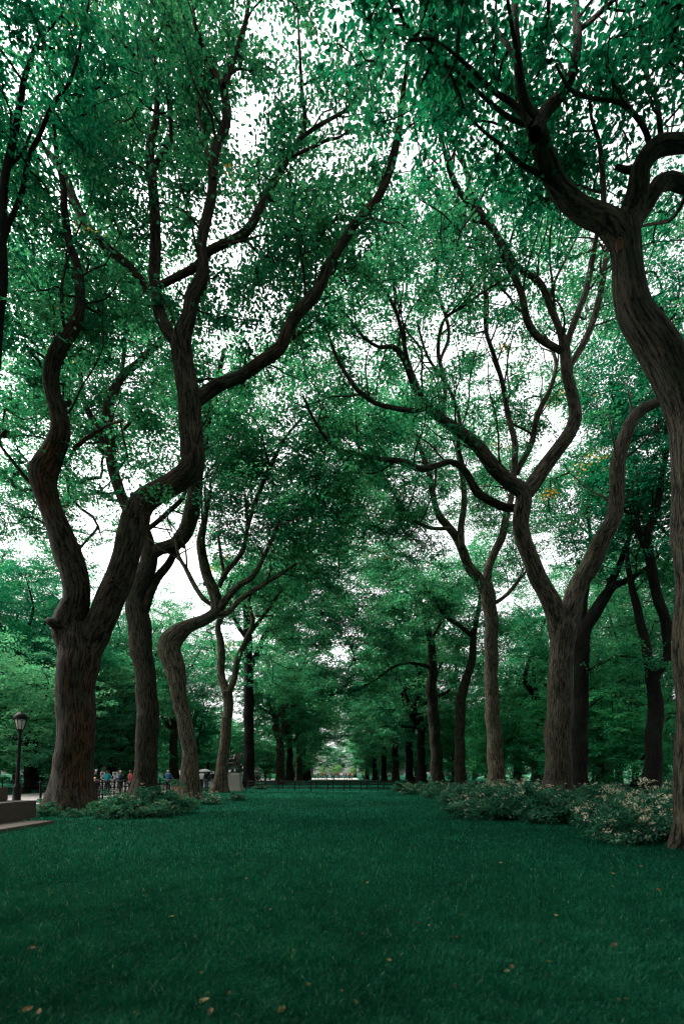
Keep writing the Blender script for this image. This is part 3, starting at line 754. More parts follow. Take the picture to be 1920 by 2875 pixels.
    near_s = skel[rng.integers(0, len(skel), int(len(att) * 0.35))]
    att = np.concatenate((att, near_s + rng.normal(0, 1, near_s.shape) * np.array((0.9, 0.8, 0.7)) + np.array((0, 0.5, 0.15))))
    att = att[rng.uniform(0, 1, len(att)) < {'L1': 0.92, 'L0': 0.95, 'R1': 0.8, 'R0': 0.95}.get(key, 1.0)]
    att = thin_out(att, rng, 0.9)
    att = att[att[:, 2] > 2.6]
    g = cg
    grow(skel, att, rng, geo=g, rmax=0.10, k=0.0105, sides=5 if d < 30 else 4, maxlen=7.0)
    if d < 14:
        foliage(g, att[rng.uniform(0, 1, len(att)) < 0.72], 44, 0.60, 0.11, rng, full=True, twigs=True)
    elif d < 30:
        foliage(g, att, 56, 0.82, 0.14, rng, full=True, twigs=True, yellow=0.005 if key == 'R1' else 0.003)
    elif d < 45:
        foliage(g, att, 84, 1.1, 0.18, rng, yellow=0.004, twigs=True)
    else:
        foliage(g, att, 90, 1.5, 0.23, rng)
    g.V = [v - loc.astype(np.float32) for v in g.V]
    g.obj('crown', [bark, leafm], root, smooth=False)


# ------------------------------------------------------------------ other trees (shared kinds)
def generic(seed, height, r0, fork, crown_c, crown_r, nlimb, nsp, per, lsize, R, bark, leafm, lean=0.25, low=False):
    """returns (trunk mesh, crown mesh) standing on the origin"""
    rng = np.random.default_rng(seed)
    g = Geo()
    skel = []
    pts = [np.array((0, 0, -0.2))]
    for k in range(1, 6):
        z = fork * k / 5
        pts.append(np.array((rng.normal(0, 0.05 * k * lean), rng.normal(0, 0.05 * k * lean), z)))
    rad = np.linspace(r0, r0 * 0.78, 6)
    sp, sr = spline(pts, rad, 0.4)
    tube(g, sp, sr, 14, 0.05, 0.5, seed=seed)
    top = sp[-1]
    for i in range(nlimb):
        az = i / nlimb * 6.28 + rng.uniform(-0.5, 0.5)
        e = np.array((math.cos(az) * crown_r[0] * 0.62, math.sin(az) * crown_r[1] * 0.62, crown_c + crown_r[2] * rng.uniform(-0.1, 0.75)))
        v = e - top
        q = [top - np.array((0, 0, 0.4))]
        for f in (0.2, 0.4, 0.6, 0.8, 1.0):
            q.append(top + v * f + np.array((0, 0, 0.0)) + rng.normal(0, 0.07, 3) * np.linalg.norm(v) * (1 - abs(f - 0.5)) + np.array((-v[0], -v[1], 0)) * 0.18 * math.sin(f * 3.14))
        rr = np.linspace(r0 * rng.uniform(0.42, 0.58), 0.05, 6)
        a, b = spline(q, rr, 0.45)
        tube(g, a, b, 9, 0.05, 0, seed=seed + i + 3)
        skel.append(a[len(a) // 4:])
    tm = g.mesh('trunk', [bark], tint=False)
    skel = np.concatenate(skel + [sp[len(sp) // (6 if low else 2):]])
    v = rng.normal(0, 1, (nsp, 3))
    v /= np.linalg.norm(v, axis=1)[:, None]
    v *= (rng.uniform(0, 1, nsp) ** 0.36)[:, None]
    # uneven outline: lobes
    ph = rng.uniform(0, 6.28, 4)
    az = np.arctan2(v[:, 1], v[:, 0])
    lob = 1 + 0.16 * np.sin(3 * az + ph[0] + 2 * v[:, 2]) + 0.12 * np.sin(5 * az + ph[1] - 3 * v[:, 2]) + 0.1 * np.sin(4 * v[:, 2] + ph[2])
    att = np.array((0, 0, crown_c)) + v * lob[:, None] * np.array(crown_r)
    att = att[att[:, 2] > (0.5 if low else 2.2)]
    g = Geo()
    grow(skel, att, rng, geo=g, sides=4, k=0.011, rmin=0.008, maxlen=8)
    foliage(g, att, per, R, lsize, rng, tilt=0.5, flat=0.2)
    cm = g.mesh('crown', [bark, leafm], smooth=False)
    return tm, cm


KINDS = {
    'tall': [generic(301, 21, 0.62, 6.5, 14.0, (6.6, 6.6, 7.0), 6, 300, 75, 0.27, 1.35, BARK, LEAF_FAR),
             generic(302, 22, 0.58, 7.5, 14.5, (6.0, 6.8, 7.2), 5, 280, 75, 0.27, 1.35, BARK_DARK, LEAF_FAR),
             generic(303, 20, 0.66, 5.5, 13.0, (7.0, 6.2, 7.0), 6, 300, 75, 0.27, 1.35, BARK_PALE, LEAF_FAR)],
    'elm': [generic(351, 25, 0.6, 7.0, 16.0, (8.0, 8.0, 8.6), 7, 620, 85, 0.19, 1.25, BARK, LEAF),
            generic(352, 26, 0.6, 8.0, 16.5, (7.4, 8.2, 9.0), 6, 620, 85, 0.19, 1.25, BARK_DARK, LEAF_FAR)],
    'darkelm': [generic(353, 24, 0.6, 6.5, 14.5, (7.6, 7.6, 8.6), 6, 640, 90, 0.19, 1.25, BARK_DARK, LEAF_DARK)],
    'arch': [generic(361, 25, 0.62, 6.5, 15.0, (9.2, 8.0, 9.0), 7, 420, 95, 0.31, 1.5, BARK, LEAF_FAR),
             generic(362, 25, 0.58, 7.0, 15.5, (9.6, 8.6, 9.2), 7, 420, 95, 0.31, 1.5, BARK_DARK, LEAF_FAR),
             generic(363, 24, 0.66, 6.0, 14.5, (9.2, 8.2, 8.8), 7, 420, 95, 0.31, 1.5, BARK_PALE, LEAF_FAR)],
    'dark': [generic(311, 16, 0.4, 4.0, 9.5, (5.2, 5.2, 6.0), 5, 300, 75, 0.25, 1.15, BARK_DARK, LEAF_DARK),
             generic(312, 15, 0.36, 3.6, 9.0, (5.6, 5.0, 5.8), 5, 300, 75, 0.25, 1.15, BARK_DARK, LEAF_FAR)],
    'low': [generic(321, 10, 0.2, 2.0, 5.2, (4.0, 4.0, 4.4), 5, 260, 75, 0.22, 1.0, BARK_DARK, LEAF_LIGHT, low=True),
            generic(322, 8, 0.2, 1.6, 4.4, (4.2, 4.0, 3.9), 5, 260, 75, 0.22, 1.0, BARK_DARK, LEAF_FAR, low=True)],
    'maple': [generic(331, 11, 0.2, 2.6, 6.6, (4.6, 4.6, 4.6), 6, 380, 80, 0.19, 1.0, BARK_DARK, LEAF_BRIGHT)],
    'pale': [generic(341, 12, 0.25, 3.0, 6.8, (4.8, 4.8, 5.4), 5, 240, 70, 0.27, 1.2, BARK, LEAF_PALE)],
}


def plant(kind, i, x, y, s, rz, name, label, group, z=0.0, sz=None):
    tm, cm = KINDS[kind][i % len(KINDS[kind])]
    o = empty(name, (x, y, z), label, 'tree', group, rz)
    o.scale = (s, s, sz or s)
    link(bpy.data.objects.new('trunk', tm), o)
    link(bpy.data.objects.new('crown', cm), o)
    return o


# far elms of the two rows
for i, (px, d, s) in enumerate([(787, 76, 1.0), (813, 86, 0.95), (839, 97, 0.95), (852, 110, 1.0), (866, 124, 0.95)]):
    plant('arch', (2, 0, 2, 1, 1)[i], (px - 960) / F * d, d, s, 1.3 * i, 'elm_tree',
          ['brown elm trunk directly behind the pipe fence at left, first beyond the statue', 'pale straight elm, middle of the three light trunks beyond the fence',
           'elm rightmost of the three light trunks beyond the fence', 'shadowed elm far down the left row near the plaza', 'last small dark elm of the left row beside the plaza'][i], 'elms lining the lawn')
for i, (px, d, s) in enumerate([(1182, 68, 1.0), (1150, 77, 1.0), (1110, 88, 1.0), (1078, 100, 0.95), (1052, 114, 0.95), (1030, 128, 0.9)]):
    plant('arch', (1, 1, 0, 1, 1, 1)[i], (px - 960) / F * d, d, s, 0.9 * i + 2, 'elm_tree',
          ['dark leafy elm trunk just left of the drooping branch elm', 'broad shadowed elm second left of the drooping branch elm', 'elm by the right end of the pipe fence, leaning slightly',
           'distant elm in the right row beyond the fence end', 'small far elm in the right row near the plaza', 'last tiny elm of the right row beside the plaza'][i], 'elms lining the lawn')

# woods beyond the left path
plant('maple', 0, -23.6, 40, 1.0, 0.4, 'park_tree', 'bright green layered tree with feathery sprays behind the lamp post', None)
plant('maple', 0, -25.0, 55, 1.2, 2.0, 'park_tree', 'light green feathery tree between the two biggest left trunks', None)
plant('darkelm', 0, -29.0, 50, 1.0, 0.4, 'park_tree', 'tall dark tree filling the left edge above the lamp post', None)
for i, (x, y, s, k) in enumerate([(-23.9, 76, 1.1, 0), (-25.8, 66, 1.0, 1), (-34, 64, 1.0, 0), (-32, 82, 1.0, 1), (-39, 44, 1.0, 1), (-38, 56, 1.05, 0), (-27, 94, 1.1, 0), (-40, 70, 1.1, 1)]):
    plant('elm', k, x, y, s, i * 1.9 + 0.5, 'elm_tree', 'tall elm of the outer row on the far side of the left path', 'outer row elms beyond the left path')
for i, (x, y, s, k) in enumerate([(26, 38, 1.0, 1), (25, 52, 1.0, 0), (27, 66, 1.05, 1), (33, 46, 1.0, 0), (36, 60, 1.05, 1), (27, 82, 1.1, 0), (40, 80, 1.1, 1)]):
    plant('elm', k, x, y, s, i * 1.7 + 0.9, 'elm_tree', 'tall elm of the outer row behind the right hand flower bed', 'outer row elms behind the right bed')
for i, (x, y, k) in enumerate([(-13, -4, 0), (14, -5, 1), (-5.5, -3.2, 0), (5.0, -4.0, 1), (0, -17, 0), (-22, -8, 1), (22, -10, 0), (-12, -18, 1), (12, -19, 0), (-24, 6, 0), (24, 8, 1), (-30, -20, 0), (28, -22, 1), (-6, -28, 0), (8, -30, 1), (-20, -32, 0), (20, -34, 1), (-34, -4, 1), (34, -2, 0)]):  # out-of-view elms added to darken the near lawn and trunk fronts
    plant('elm', k, x, y, 1.0, i * 1.3, 'elm_tree', 'unseen elm added around the viewer to shade the near lawn and trunks', 'unseen shade elms around the viewer')
LW = [('dark', -31, 47), ('dark', -24, 56), ('low', -25, 63), ('dark', -33, 66), ('low', -13.4, 70), ('tall', -30, 84), ('dark', -25.5, 92), ('low', -12.8, 89),
      ('dark', -38, 58), ('dark', -44, 72), ('tall', -40, 98), ('dark', -27, 108), ('low', -13, 108), ('dark', -25, 122), ('tall', -50, 90), ('low', -33, 38), ('low', -35, 52), ('dark', -52, 112), ('dark', -34, 128), ('low', -26, 50), ('low', -42, 46)]
for i, (k, x, y) in enumerate(LW):
    plant(k, i, x, y, 0.85 + 0.3 * random.random(), random.uniform(0, 6), 'park_tree',
          {'dark': 'dark leafy tree in the woods beyond the left path', 'low': 'low bushy tree at the foot of the left woods', 'tall': 'tall tree rising at the back of the left woods'}[k],
          {'dark': 'dark trees beyond the left path', 'low': 'low trees of the left woods', 'tall': 'tall trees of the left woods'}[k])
# woods on the right
RW = [('low', 21, 48), ('dark', 27, 52), ('low', 17, 58), ('dark', 21.5, 66), ('low', 15.5, 74), ('dark', 29, 76), ('low', 23, 58), ('tall', 27, 90), ('dark', 18, 86), ('low', 15, 96), ('dark', 34, 62), ('low', 32, 49),
      ('dark', 22, 104), ('tall', 36, 100), ('dark', 16, 116), ('low', 27, 64), ('dark', 58, 118), ('dark', 70, 105), ('tall', 46, 122), ('dark', 30, 122), ('low', 25, 44), ('low', 33.5, 40), ('dark', 64, 92), ('dark', 42, 60)]
for i, (k, x, y) in enumerate(RW):
    plant(k, i, x, y, 0.85 + 0.3 * random.random(), random.uniform(0, 6), 'park_tree',
          {'dark': 'dark leafy tree in the woods behind the right row', 'low': 'low bushy tree under the right hand woods', 'tall': 'tall tree rising at the back of the right hand woods'}[k],
          {'dark': 'dark trees behind the right row', 'low': 'low trees of the right woods', 'tall': 'tall trees of the right woods'}[k])
rb = np.random.default_rng(44)
for i in range(64):
    side = -1 if i % 2 else 1
    if i < 44:
        x, y = side * rb.uniform(30, 78), rb.uniform(58, 150)
        if side > 0 and 36 < x < 112 and y < 125: y += 62
    else:
        x, y = side * rb.uniform(11, 70), rb.uniform(160, 190)
    s = rb.uniform(1.0, 1.7)
    plant('low', 1, x, y, s, i * 1.1, 'park_tree', 'low leafy tree closing the view at the far edge of the woods', 'low trees at the far edge')
for i, (x, y, sc_) in enumerate([(-10.5, 119, 1.0), (7.2, 122, 1.05), (10.5, 108, 0.9), (-9.5, 104, 0.7), (8.8, 131, 1.35), (-9.2, 128, 1.35)]):
    plant('low', 1, x, y, sc_, i * 1.4, 'park_tree', 'low leafy tree under the last elms beside the far plaza', 'low trees beside the far plaza')
for i, (x, y, sc_) in enumerate([(-14, 176, 1.5), (-3, 180, 1.4), (7, 178, 1.5), (17, 176, 1.5)]):
    plant('low', i, x, y, sc_, i * 1.9, 'park_tree', 'green tree standing behind the far plaza', 'green trees behind the far plaza')
# pale trees in the open beyond the plaza
for i, (x, y, s) in enumerate([(-6, 164, 0.32), (-1.5, 166, 0.36), (3, 165, 0.30), (8, 168, 0.34)]):
    plant('pale', 0, x, y, s, i * 1.1, 'park_tree', 'pale sunlit tree in the open beyond the far plaza', 'pale trees beyond the plaza')
for i, (x, y) in enumerate([(-60, 195), (-45, 205), (-28, 200), (-12, 210), (5, 205), (20, 212), (36, 200), (52, 206), (68, 198), (-76, 190), (84, 190), (-62, 140), (-75, 160), (80, 150)]):
    plant('tall', i, x, y, 1.1, i, 'park_tree', 'distant tree closing the view behind the park', 'far trees closing the view')


# ------------------------------------------------------------------ ground
def sheet(name, x0, x1, y0, y1, z, mat, nx=1, ny=1, hf=None):
    xs, ys = np.linspace(x0, x1, nx + 1), np.linspace(y0, y1, ny + 1)
    X, Y = np.meshgrid(xs, ys)
    Z = np.full_like(X, z) if hf is None else z + hf(X, Y)
    V = np.stack((X, Y, Z), -1).reshape(-1, 3)
    i = np.arange(ny)[:, None] * (nx + 1) + np.arange(nx)[None]
    Fc = np.stack((i, i + 1, i + nx + 2, i + nx + 1), -1).reshape(-1, 4)
    g = Geo()
    g.add(V, Fc)
    o = g.obj(name, [mat], None, tint=False)
    return tag(o, kind='structure')


def lawn_mat():
    m, nt, out = new_mat('lawn')
    N, L = nt.nodes, nt.links
    tc = N.new('ShaderNodeTexCoord')
    n1 = N.new('ShaderNodeTexNoise')
    n1.inputs['Scale'].default_value = 0.35
    n1.inputs['Detail'].default_value = 6
    n2 = N.new('ShaderNodeTexNoise')
    n2.inputs['Scale'].default_value = 30
    n2.inputs['Detail'].default_value = 4
    L.new(tc.outputs['Object'], n1.inputs['Vector'])
    L.new(tc.outputs['Object'], n2.inputs['Vector'])
    ad = N.new('ShaderNodeMath')
    ad.operation = 'MULTIPLY_ADD'
    ad.inputs[1].default_value = 0.6
    L.new(n2.outputs['Fac'], ad.inputs[0])
    L.new(n1.outputs['Fac'], ad.inputs[2])
    cr = N.new('ShaderNodeValToRGB')
    e = cr.color_ramp.elements
    e[0].position, e[0].color = 0.5, (0.0006, 0.020, 0.0105, 1)
    e[1].position, e[1].color = 1.05, (0.004, 0.072, 0.0385, 1)
    L.new(ad.outputs[0], cr.inputs['Fac'])
    b = N.new('ShaderNodeBsdfPrincipled')
    b.inputs['Roughness'].default_value = 0.9
    b.inputs['Specular IOR Level'].default_value = 0.02
    L.new(cr.outputs['Color'], b.inputs['Base Color'])
    bp = N.new('ShaderNodeBump')
    bp.inputs['Strength'].default_value = 0.6
    bp.inputs['Distance'].default_value = 0.05
    L.new(n2.outputs['Fac'], bp.inputs['Height'])
    L.new(bp.outputs['Normal'], b.inputs['Normal'])
    L.new(b.outputs['BSDF'], out.inputs['Surface'])
    return m


LAWN = lawn_mat()
sheet('lawn', -400, 400, -300, 600, 0.0, LAWN)
sheet('path', -22.9, -14.8, -30, 150, 0.006, PAVING)
sheet('plaza', -8.5, 4.2, 128, 160, 0.012, PLAZA)


def hill(X, Y):
    a = np.clip((Y - 74) / 45, 0, 1)
    b = np.clip((X - 38) / 18, 0, 1) * np.clip((110 - X) / 25, 0, 1)
    return 4.6 * (a * a * (3 - 2 * a)) * (b * b * (3 - 2 * b)) - 0.02
LAWN2 = plain('painted sunlit lawn', (0.045, 0.19, 0.095), 0.9, noise=0.25, scale=2)  # lawn green lightened: sunlight on the hill is painted into the colour
sheet('hill', 38, 110, 74, 160, 0.0, LAWN2, 40, 40, hill)

# grass
rng = np.random.default_rng(5)
n = 560000
u = rng.uniform(0, 1, n)
dmin, dmax = 2.6, 62.0
p = -0.75
dd = (dmin ** p + u * (dmax ** p - dmin ** p)) ** (1 / p)
xx = rng.uniform(-0.74, 0.74, n) * dd
ok = (xx > -11.6) & (xx < 11 + 0.1 * dd)
dd, xx = dd[ok], xx[ok]
n = len(dd)
patch = np.zeros(n)
for fq, am in ((0.5, 0.5), (1.3, 0.45), (3.1, 0.4), (6.7, 0.35), (13.0, 0.3)):
    a1, a2, a3 = rng.uniform(0, 6.28, 3)
    c1, s1 = math.cos(a1), math.sin(a1)
    p1, p2 = xx * c1 + dd * s1, -xx * s1 + dd * c1
    patch += am * np.sin(fq * p1 + 1.4 * np.sin(fq * 0.7 * p2 + a2)) * np.sin(fq * 1.2 * p2 + 1.1 * np.sin(fq * 0.8 * p1 + a3))
patch = np.clip(0.45 + 0.55 * patch, 0, 1)
hgt = rng.uniform(0.04, 0.10, n) * (0.75 + 0.5 * patch)
wid = (0.0026 + 0.00056 * dd) * rng.uniform(0.7, 1.3, n)
az = rng.uniform(0, 6.283, n)
ln = rng.uniform(0.1, 0.75, n)
la = rng.uniform(0, 6.283, n)
B = np.stack((xx, dd, np.zeros(n)), 1)
S = np.stack((np.cos(az), np.sin(az), 0 * az), 1) * wid[:, None]
Lm = np.stack((np.cos(la), np.sin(la), 0 * la), 1)
Mid = B + Lm * (ln * hgt * 0.35)[:, None] + np.array((0, 0, 1.0)) * (hgt * 0.6)[:, None]
Tip = B + Lm * (ln * hgt)[:, None] + np.array((0, 0, 1.0)) * (hgt * (1 - 0.25 * ln))[:, None]
V = np.stack((B - S * 0.5, B + S * 0.5, Mid + S * 0.4, Tip, Mid - S * 0.4), 1)
g = Geo(3)
b5 = np.arange(n)[:, None] * 5
Fc = np.concatenate((b5 + np.array([[0, 1, 2]]), b5 + np.array([[0, 2, 4]]), b5 + np.array([[4, 2, 3]])))
tint = np.clip(rng.uniform(0, 0.4, n) + 0.58 * patch * rng.uniform(0.4, 1, n), 0, 0.95)
tint = np.where(rng.uniform(0, 1, n) < 0.007, 1.0, tint)
g.add(V.reshape(-1, 3), Fc, 0, None, np.repeat(tint, 5))
tag(g.obj('grass', [BLADE], None, smooth=False, uv=False), 'deep green uncut grass covering the lawn between the tree rows', 'grass', kind='stuff')


# ------------------------------------------------------------------ shrubs
def shrub_mesh(seed, r, h, per, flowers, lsize=0.075, fl=0.05):
    rng = np.random.default_rng(seed)
    n = 46
    v = rng.normal(0, 1, (n, 3))
    v[:, 2] = np.abs(v[:, 2])
    v /= np.linalg.norm(v, axis=1)[:, None]
    v *= (rng.uniform(0.15, 1, n) ** 0.5)[:, None]
    lob = 1 + 0.25 * np.sin(3 * np.arctan2(v[:, 1], v[:, 0]) + rng.uniform(0, 6))
    att = v * np.array((r, r, h)) * lob[:, None] + np.array((0, 0, 0.06))
    g = Geo()
    for a in att:
        b = np.array((a[0] * 0.35, a[1] * 0.35, 0))
        tube(g, np.array((b, (a + b) / 2 + rng.normal(0, 0.03, 3), a)), np.array((0.008, 0.006, 0.004)), 4, mat=0, cap=False)
    foliage(g, att, per, 0.26, lsize, rng, flat=0.45, tilt=0.7, full=True)
    fm = g.mesh('foliage', [BARK_DARK, SHRUB], smooth=False)
    if not flowers: return fm, None
    g = Geo()
    v = rng.normal(0, 1, (flowers, 3)); v[:, 2] = np.abs(v[:, 2]) + 0.15
    v /= np.linalg.norm(v, axis=1)[:, None]
    lob = 1 + 0.25 * np.sin(3 * np.arctan2(v[:, 1], v[:, 0]) + 1)
    c = v * np.array((r, r, h)) * lob[:, None] * rng.uniform(0.85, 1.12, flowers)[:, None] + np.array((0, 0, 0.1))
    foliage(g, c, 9, 0.09, fl, rng, mat=0, flat=0.35, tilt=0.6, full=False)
    return fm, g.mesh('blossom', [PETAL], smooth=False)


SHR = {'bloom': [shrub_mesh(401, 0.8, 0.72, 75, 75), shrub_mesh(402, 0.9, 0.85, 80, 90), shrub_mesh(403, 0.75, 0.65, 75, 60)],
       'few': [shrub_mesh(411, 0.85, 0.82, 80, 22), shrub_mesh(412, 0.8, 0.75, 80, 14)],
       'green': [shrub_mesh(421, 0.85, 0.8, 85, 0), shrub_mesh(422, 0.7, 0.7, 85, 0)]}


def shrub(kind, i, x, y, s, rz, label, group, sz=1.0):
    fm, bm_ = SHR[kind][i % len(SHR[kind])]
    o = empty('flowering_shrub' if kind != 'green' else 'green_shrub', (x, y, 0), label, 'shrub', group, rz)
    o.scale = (s, s, s * sz)
    link(bpy.data.objects.new('foliage', fm), o)
    if bm_: link(bpy.data.objects.new('blossom', bm_), o)
    return o


def at(px, d):
    return (px - 960) / F * d


NEAR = [('bloom', 1750, 11.6, 1.0, 'white blossoming shrub at the front of the right bed, nearest the grass'),
        ('bloom', 1890, 11.8, 0.95, 'white flowered shrub by the flared root at the right edge'),
        ('bloom', 1700, 13.2, 1.1, 'shrub heavy with cream flowers left in the near right bed'),
        ('bloom', 1810, 13.4, 1.2, 'widest cream flowered shrub in the middle of the near right bed'),
        ('bloom', 1905, 13.9, 1.1, 'cream flowered shrub behind the front ones at the right edge'),
        ('bloom', 1660, 15.6, 1.1, 'cream flowered shrub just right of the V forked elm base'),
        ('few', 1770, 16.2, 1.15, 'mostly green shrub behind the cream blossoms before the bright lawn'),
        ('few', 1880, 16.8, 1.2, 'sparsely flowered shrub before the dark U forked tree'),
        ('few', 1590, 16.3, 1.0, 'dark green shrub in front of the V forked elm trunk'),
        ('green', 1520, 16.6, 1.1, 'dense dark shrub with deep shadow left of the V forked elm'),
        ('few', 1440, 17.2, 1.15, 'rounded green shrub with white sprays before the straight brown elm'),
        ('few', 1350, 17.6, 1.1, 'left end shrub of the right bed, dotted with white flowers'),
        ('bloom', 1480, 19.5, 1.05, 'pale blossoming shrub behind the dense dark one'),
        ('green', 1400, 19.8, 1.05, 'plain green shrub behind the rounded white sprayed one'),
        ('bloom', 1310, 21.5, 0.95, 'small flowered shrub at the bed corner by the open grass')]
for i, (k, px, d, s, lab) in enumerate(NEAR):
    shrub(k, i, at(px, d), d, s * (1.0, 1.12, 0.95, 1.08)[i % 4], i * 1.7, lab, 'flowering shrubs of the right bed', (1.1, 0.95, 1.25, 1.05, 1.18)[i % 5])
rng = np.random.default_rng(77)
spots = []
for tries in range(3000):
    d = rng.uniform(20, 46)
    x = rng.uniform(4.6, 17.5)
    if x > 5.2 + 0.36 * d: continue
    if all((x - a) ** 2 + (d - b) ** 2 > 1.55 ** 2 for a, b in spots) and all((x - at(q[1], q[2])) ** 2 + (d - q[2]) ** 2 > 1.2 for q in NEAR):
        spots.append((x, d))
    if len(spots) >= 75: break
for i, (x, d) in enumerate(spots):
    k = ('few', 'bloom', 'few', 'green', 'few')[i % 5]
    shrub(k, i, x, d, rng.uniform(0.8, 1.1), rng.uniform(0, 6),
          {'few': 'green shrub with scattered white flowers farther back in the right bed', 'bloom': 'cream blossoming shrub farther back in the right bed', 'green': 'plain green shrub farther back in the right bed'}[k],
          {'few': 'sparsely flowered shrubs at the back of the right bed', 'bloom': 'blossoming shrubs at the back of the right bed', 'green': 'green shrubs at the back of the right bed'}[k])
for i, (k, px, d, s, lab) in enumerate([
        ('few', 345, 18.0, 1.05, 'low leafy shrub in front of the fence right of the great elm'),
        ('few', 410, 18.4, 1.15, 'larger shrub with pale flowers before the thick grey trunk'),
        ('green', 455, 19.6, 1.25, 'dark upright shrub between the thick grey trunk and the elbow elm'),
        ('few', 520, 22.6, 0.7, 'low flowering tuft at the foot of the elbow elm'),
        ('bloom', 590, 25.5, 0.62, 'small blossoming tuft before the slim pale elm'),
        ('bloom', 665, 29.0, 0.55, 'small white flowered tuft below the granite pedestal'),
        ('green', 135, 18.6, 0.62, 'leafy ground plant beside the stone plinth and great elm'),
        ('green', 205, 18.2, 0.42, 'tiny leafy plant against the front roots of the great elm'),
        ('green', 268, 19.0, 0.5, 'small leafy plant at the right foot of the great elm'),
        ('green', 735, 50.0, 0.95, 'low dark bush at the left end of the pipe fence')]):
    shrub(k, i, at(px, d), d, s, i * 2.3, lab, 'shrubs along the left row')


# ------------------------------------------------------------------ bmesh helpers
def bm_obj(name, bm, mat, parent=None, smooth=False):
    me = bpy.data.meshes.new(name)
    bm.to_mesh(me)
    bm.free()
    if smooth:
        me.polygons.foreach_set('use_smooth', np.full(len(me.polygons), True))
    me.materials.append(mat)
    return link(bpy.data.objects.new(name, me), parent)


def bm_box(bm, c, s, rz=0.0, rx=0.0, bev=0.0):
    m = Matrix.Translation(c) @ Matrix.Rotation(rz, 4, 'Z') @ Matrix.Rotation(rx, 4, 'X') @ Matrix.Diagonal((s[0], s[1], s[2], 1))
    r = bmesh.ops.create_cube(bm, size=1.0, matrix=m)
    if bev:
        ed = list({e for v in r['verts'] for e in v.link_edges})
        bmesh.ops.bevel(bm, geom=ed, offset=bev, segments=2, affect='EDGES')


def bm_rod(bm, a, b, r, sides=8, r2=None):
    a, b = Vector(a), Vector(b)
    v = b - a
    q = Vector((0, 0, 1)).rotation_difference(v.normalized()).to_matrix().to_4x4()
    bmesh.ops.create_cone(bm, cap_ends=True, segments=sides, radius1=r, radius2=r if r2 is None else r2, depth=v.length, matrix=Matrix.Translation((a + b) / 2) @ q)


def bm_lathe(bm, prof, sides=20, c=(0, 0, 0)):
    rings = []
    for r, z in prof:
        rings.append([bm.verts.new((c[0] + r * math.cos(2 * math.pi * k / sides), c[1] + r * math.sin(2 * math.pi * k / sides), c[2] + z)) for k in range(sides)])
    for a, b in zip(rings, rings[1:]):
        for k in range(sides):
            bm.faces.new((a[k], a[(k + 1) % sides], b[(k + 1) % sides], b[k]))
    bm.faces.new(rings[0][::-1])
    bm.faces.new(rings[-1])


def rods(name, mat, parent, segs, r, sides=8):
    bm = bmesh.new()
    for s in segs:
        bm_rod(bm, s[0], s[1], r, sides)
    return bm_obj(name, bm, mat, parent)


def boxes(name, mat, parent, lst, bev=0.0):
    bm = bmesh.new()
    for b in lst:
        bm_box(bm, b[0], b[1], b[2] if len(b) > 2 else 0.0, b[3] if len(b) > 3 else 0.0, bev)
    return bm_obj(name, bm, mat, parent)


# ------------------------------------------------------------------ stone plinth (left)
o = empty('stone_plinth', (-12.0, 12.5, 0), 'stepped stone statue base at the left edge beside the great elm', 'plinth')
rel = lambda x, y, z: (x + 12.0, y - 12.5, z)
boxes('foundation_slab', STONE, o, [(rel(-12.0, 12.2, 0.03), (7.0, 7.2, 0.14))], 0.015)
boxes('lower_block', STONE, o, [(rel(-12.2, 12.6, 0.375), (5.2, 8.4, 0.55))], 0.02)
boxes('upper_block', STONE, o, [(rel(-12.5, 12.6, 0.86), (4.2, 8.1, 0.42))], 0.02)


# ------------------------------------------------------------------ lamp posts
def lamp_parts(o):
    bm = bmesh.new()
    bm_lathe(bm, [(0.24, 0), (0.24, 0.1), (0.20, 0.14), (0.19, 0.7), (0.21, 0.74), (0.15, 0.85), (0.12, 0.95), (0.10, 1.1), (0.115, 1.14), (0.10, 1.2), (0.08, 3.3), (0.095, 3.36), (0.075, 3.42), (0.075, 3.6), (0.13, 3.74), (0.14, 3.78)], 16)
    p = bm_obj('post', bm, IRON, o, True)
    bm = bmesh.new()
    bm_lathe(bm, [(0.15, 3.79), (0.185, 3.9), (0.235, 4.1), (0.262, 4.26), (0.265, 4.32)], 16)
    bm_obj('lamp_glass', bm, GLASS, o, True)
    bm = bmesh.new()
    for k in range(8):
        a = k * math.pi / 4
        pr = [(0.155, 3.78), (0.20, 3.9), (0.25, 4.1), (0.28, 4.28), (0.285, 4.36)]
        for (r1, z1), (r2, z2) in zip(pr, pr[1:]):
            bm_rod(bm, (r1 * math.cos(a), r1 * math.sin(a), z1), (r2 * math.cos(a), r2 * math.sin(a), z2), 0.013, 6)
        # arched tracery at the top of each pane
        for s in (-1, 1):
            b = a + s * math.pi / 8
            bm_rod(bm, (0.262 * math.cos(a), 0.262 * math.sin(a), 4.2), (0.272 * math.cos(b), 0.272 * math.sin(b), 4.31), 0.011, 6)
    bm_obj('lantern_cage', bm, IRON, o)
    bm = bmesh.new()
    bm_lathe(bm, [(0.31, 4.31), (0.325, 4.35), (0.315, 4.42), (0.285, 4.50), (0.23, 4.575), (0.15, 4.63), (0.09, 4.65), (0.085, 4.68), (0.04, 4.70), (0.028, 4.74), (0.012, 4.80)], 20)
    bm_obj('lantern_roof', bm, IRON, o, True)


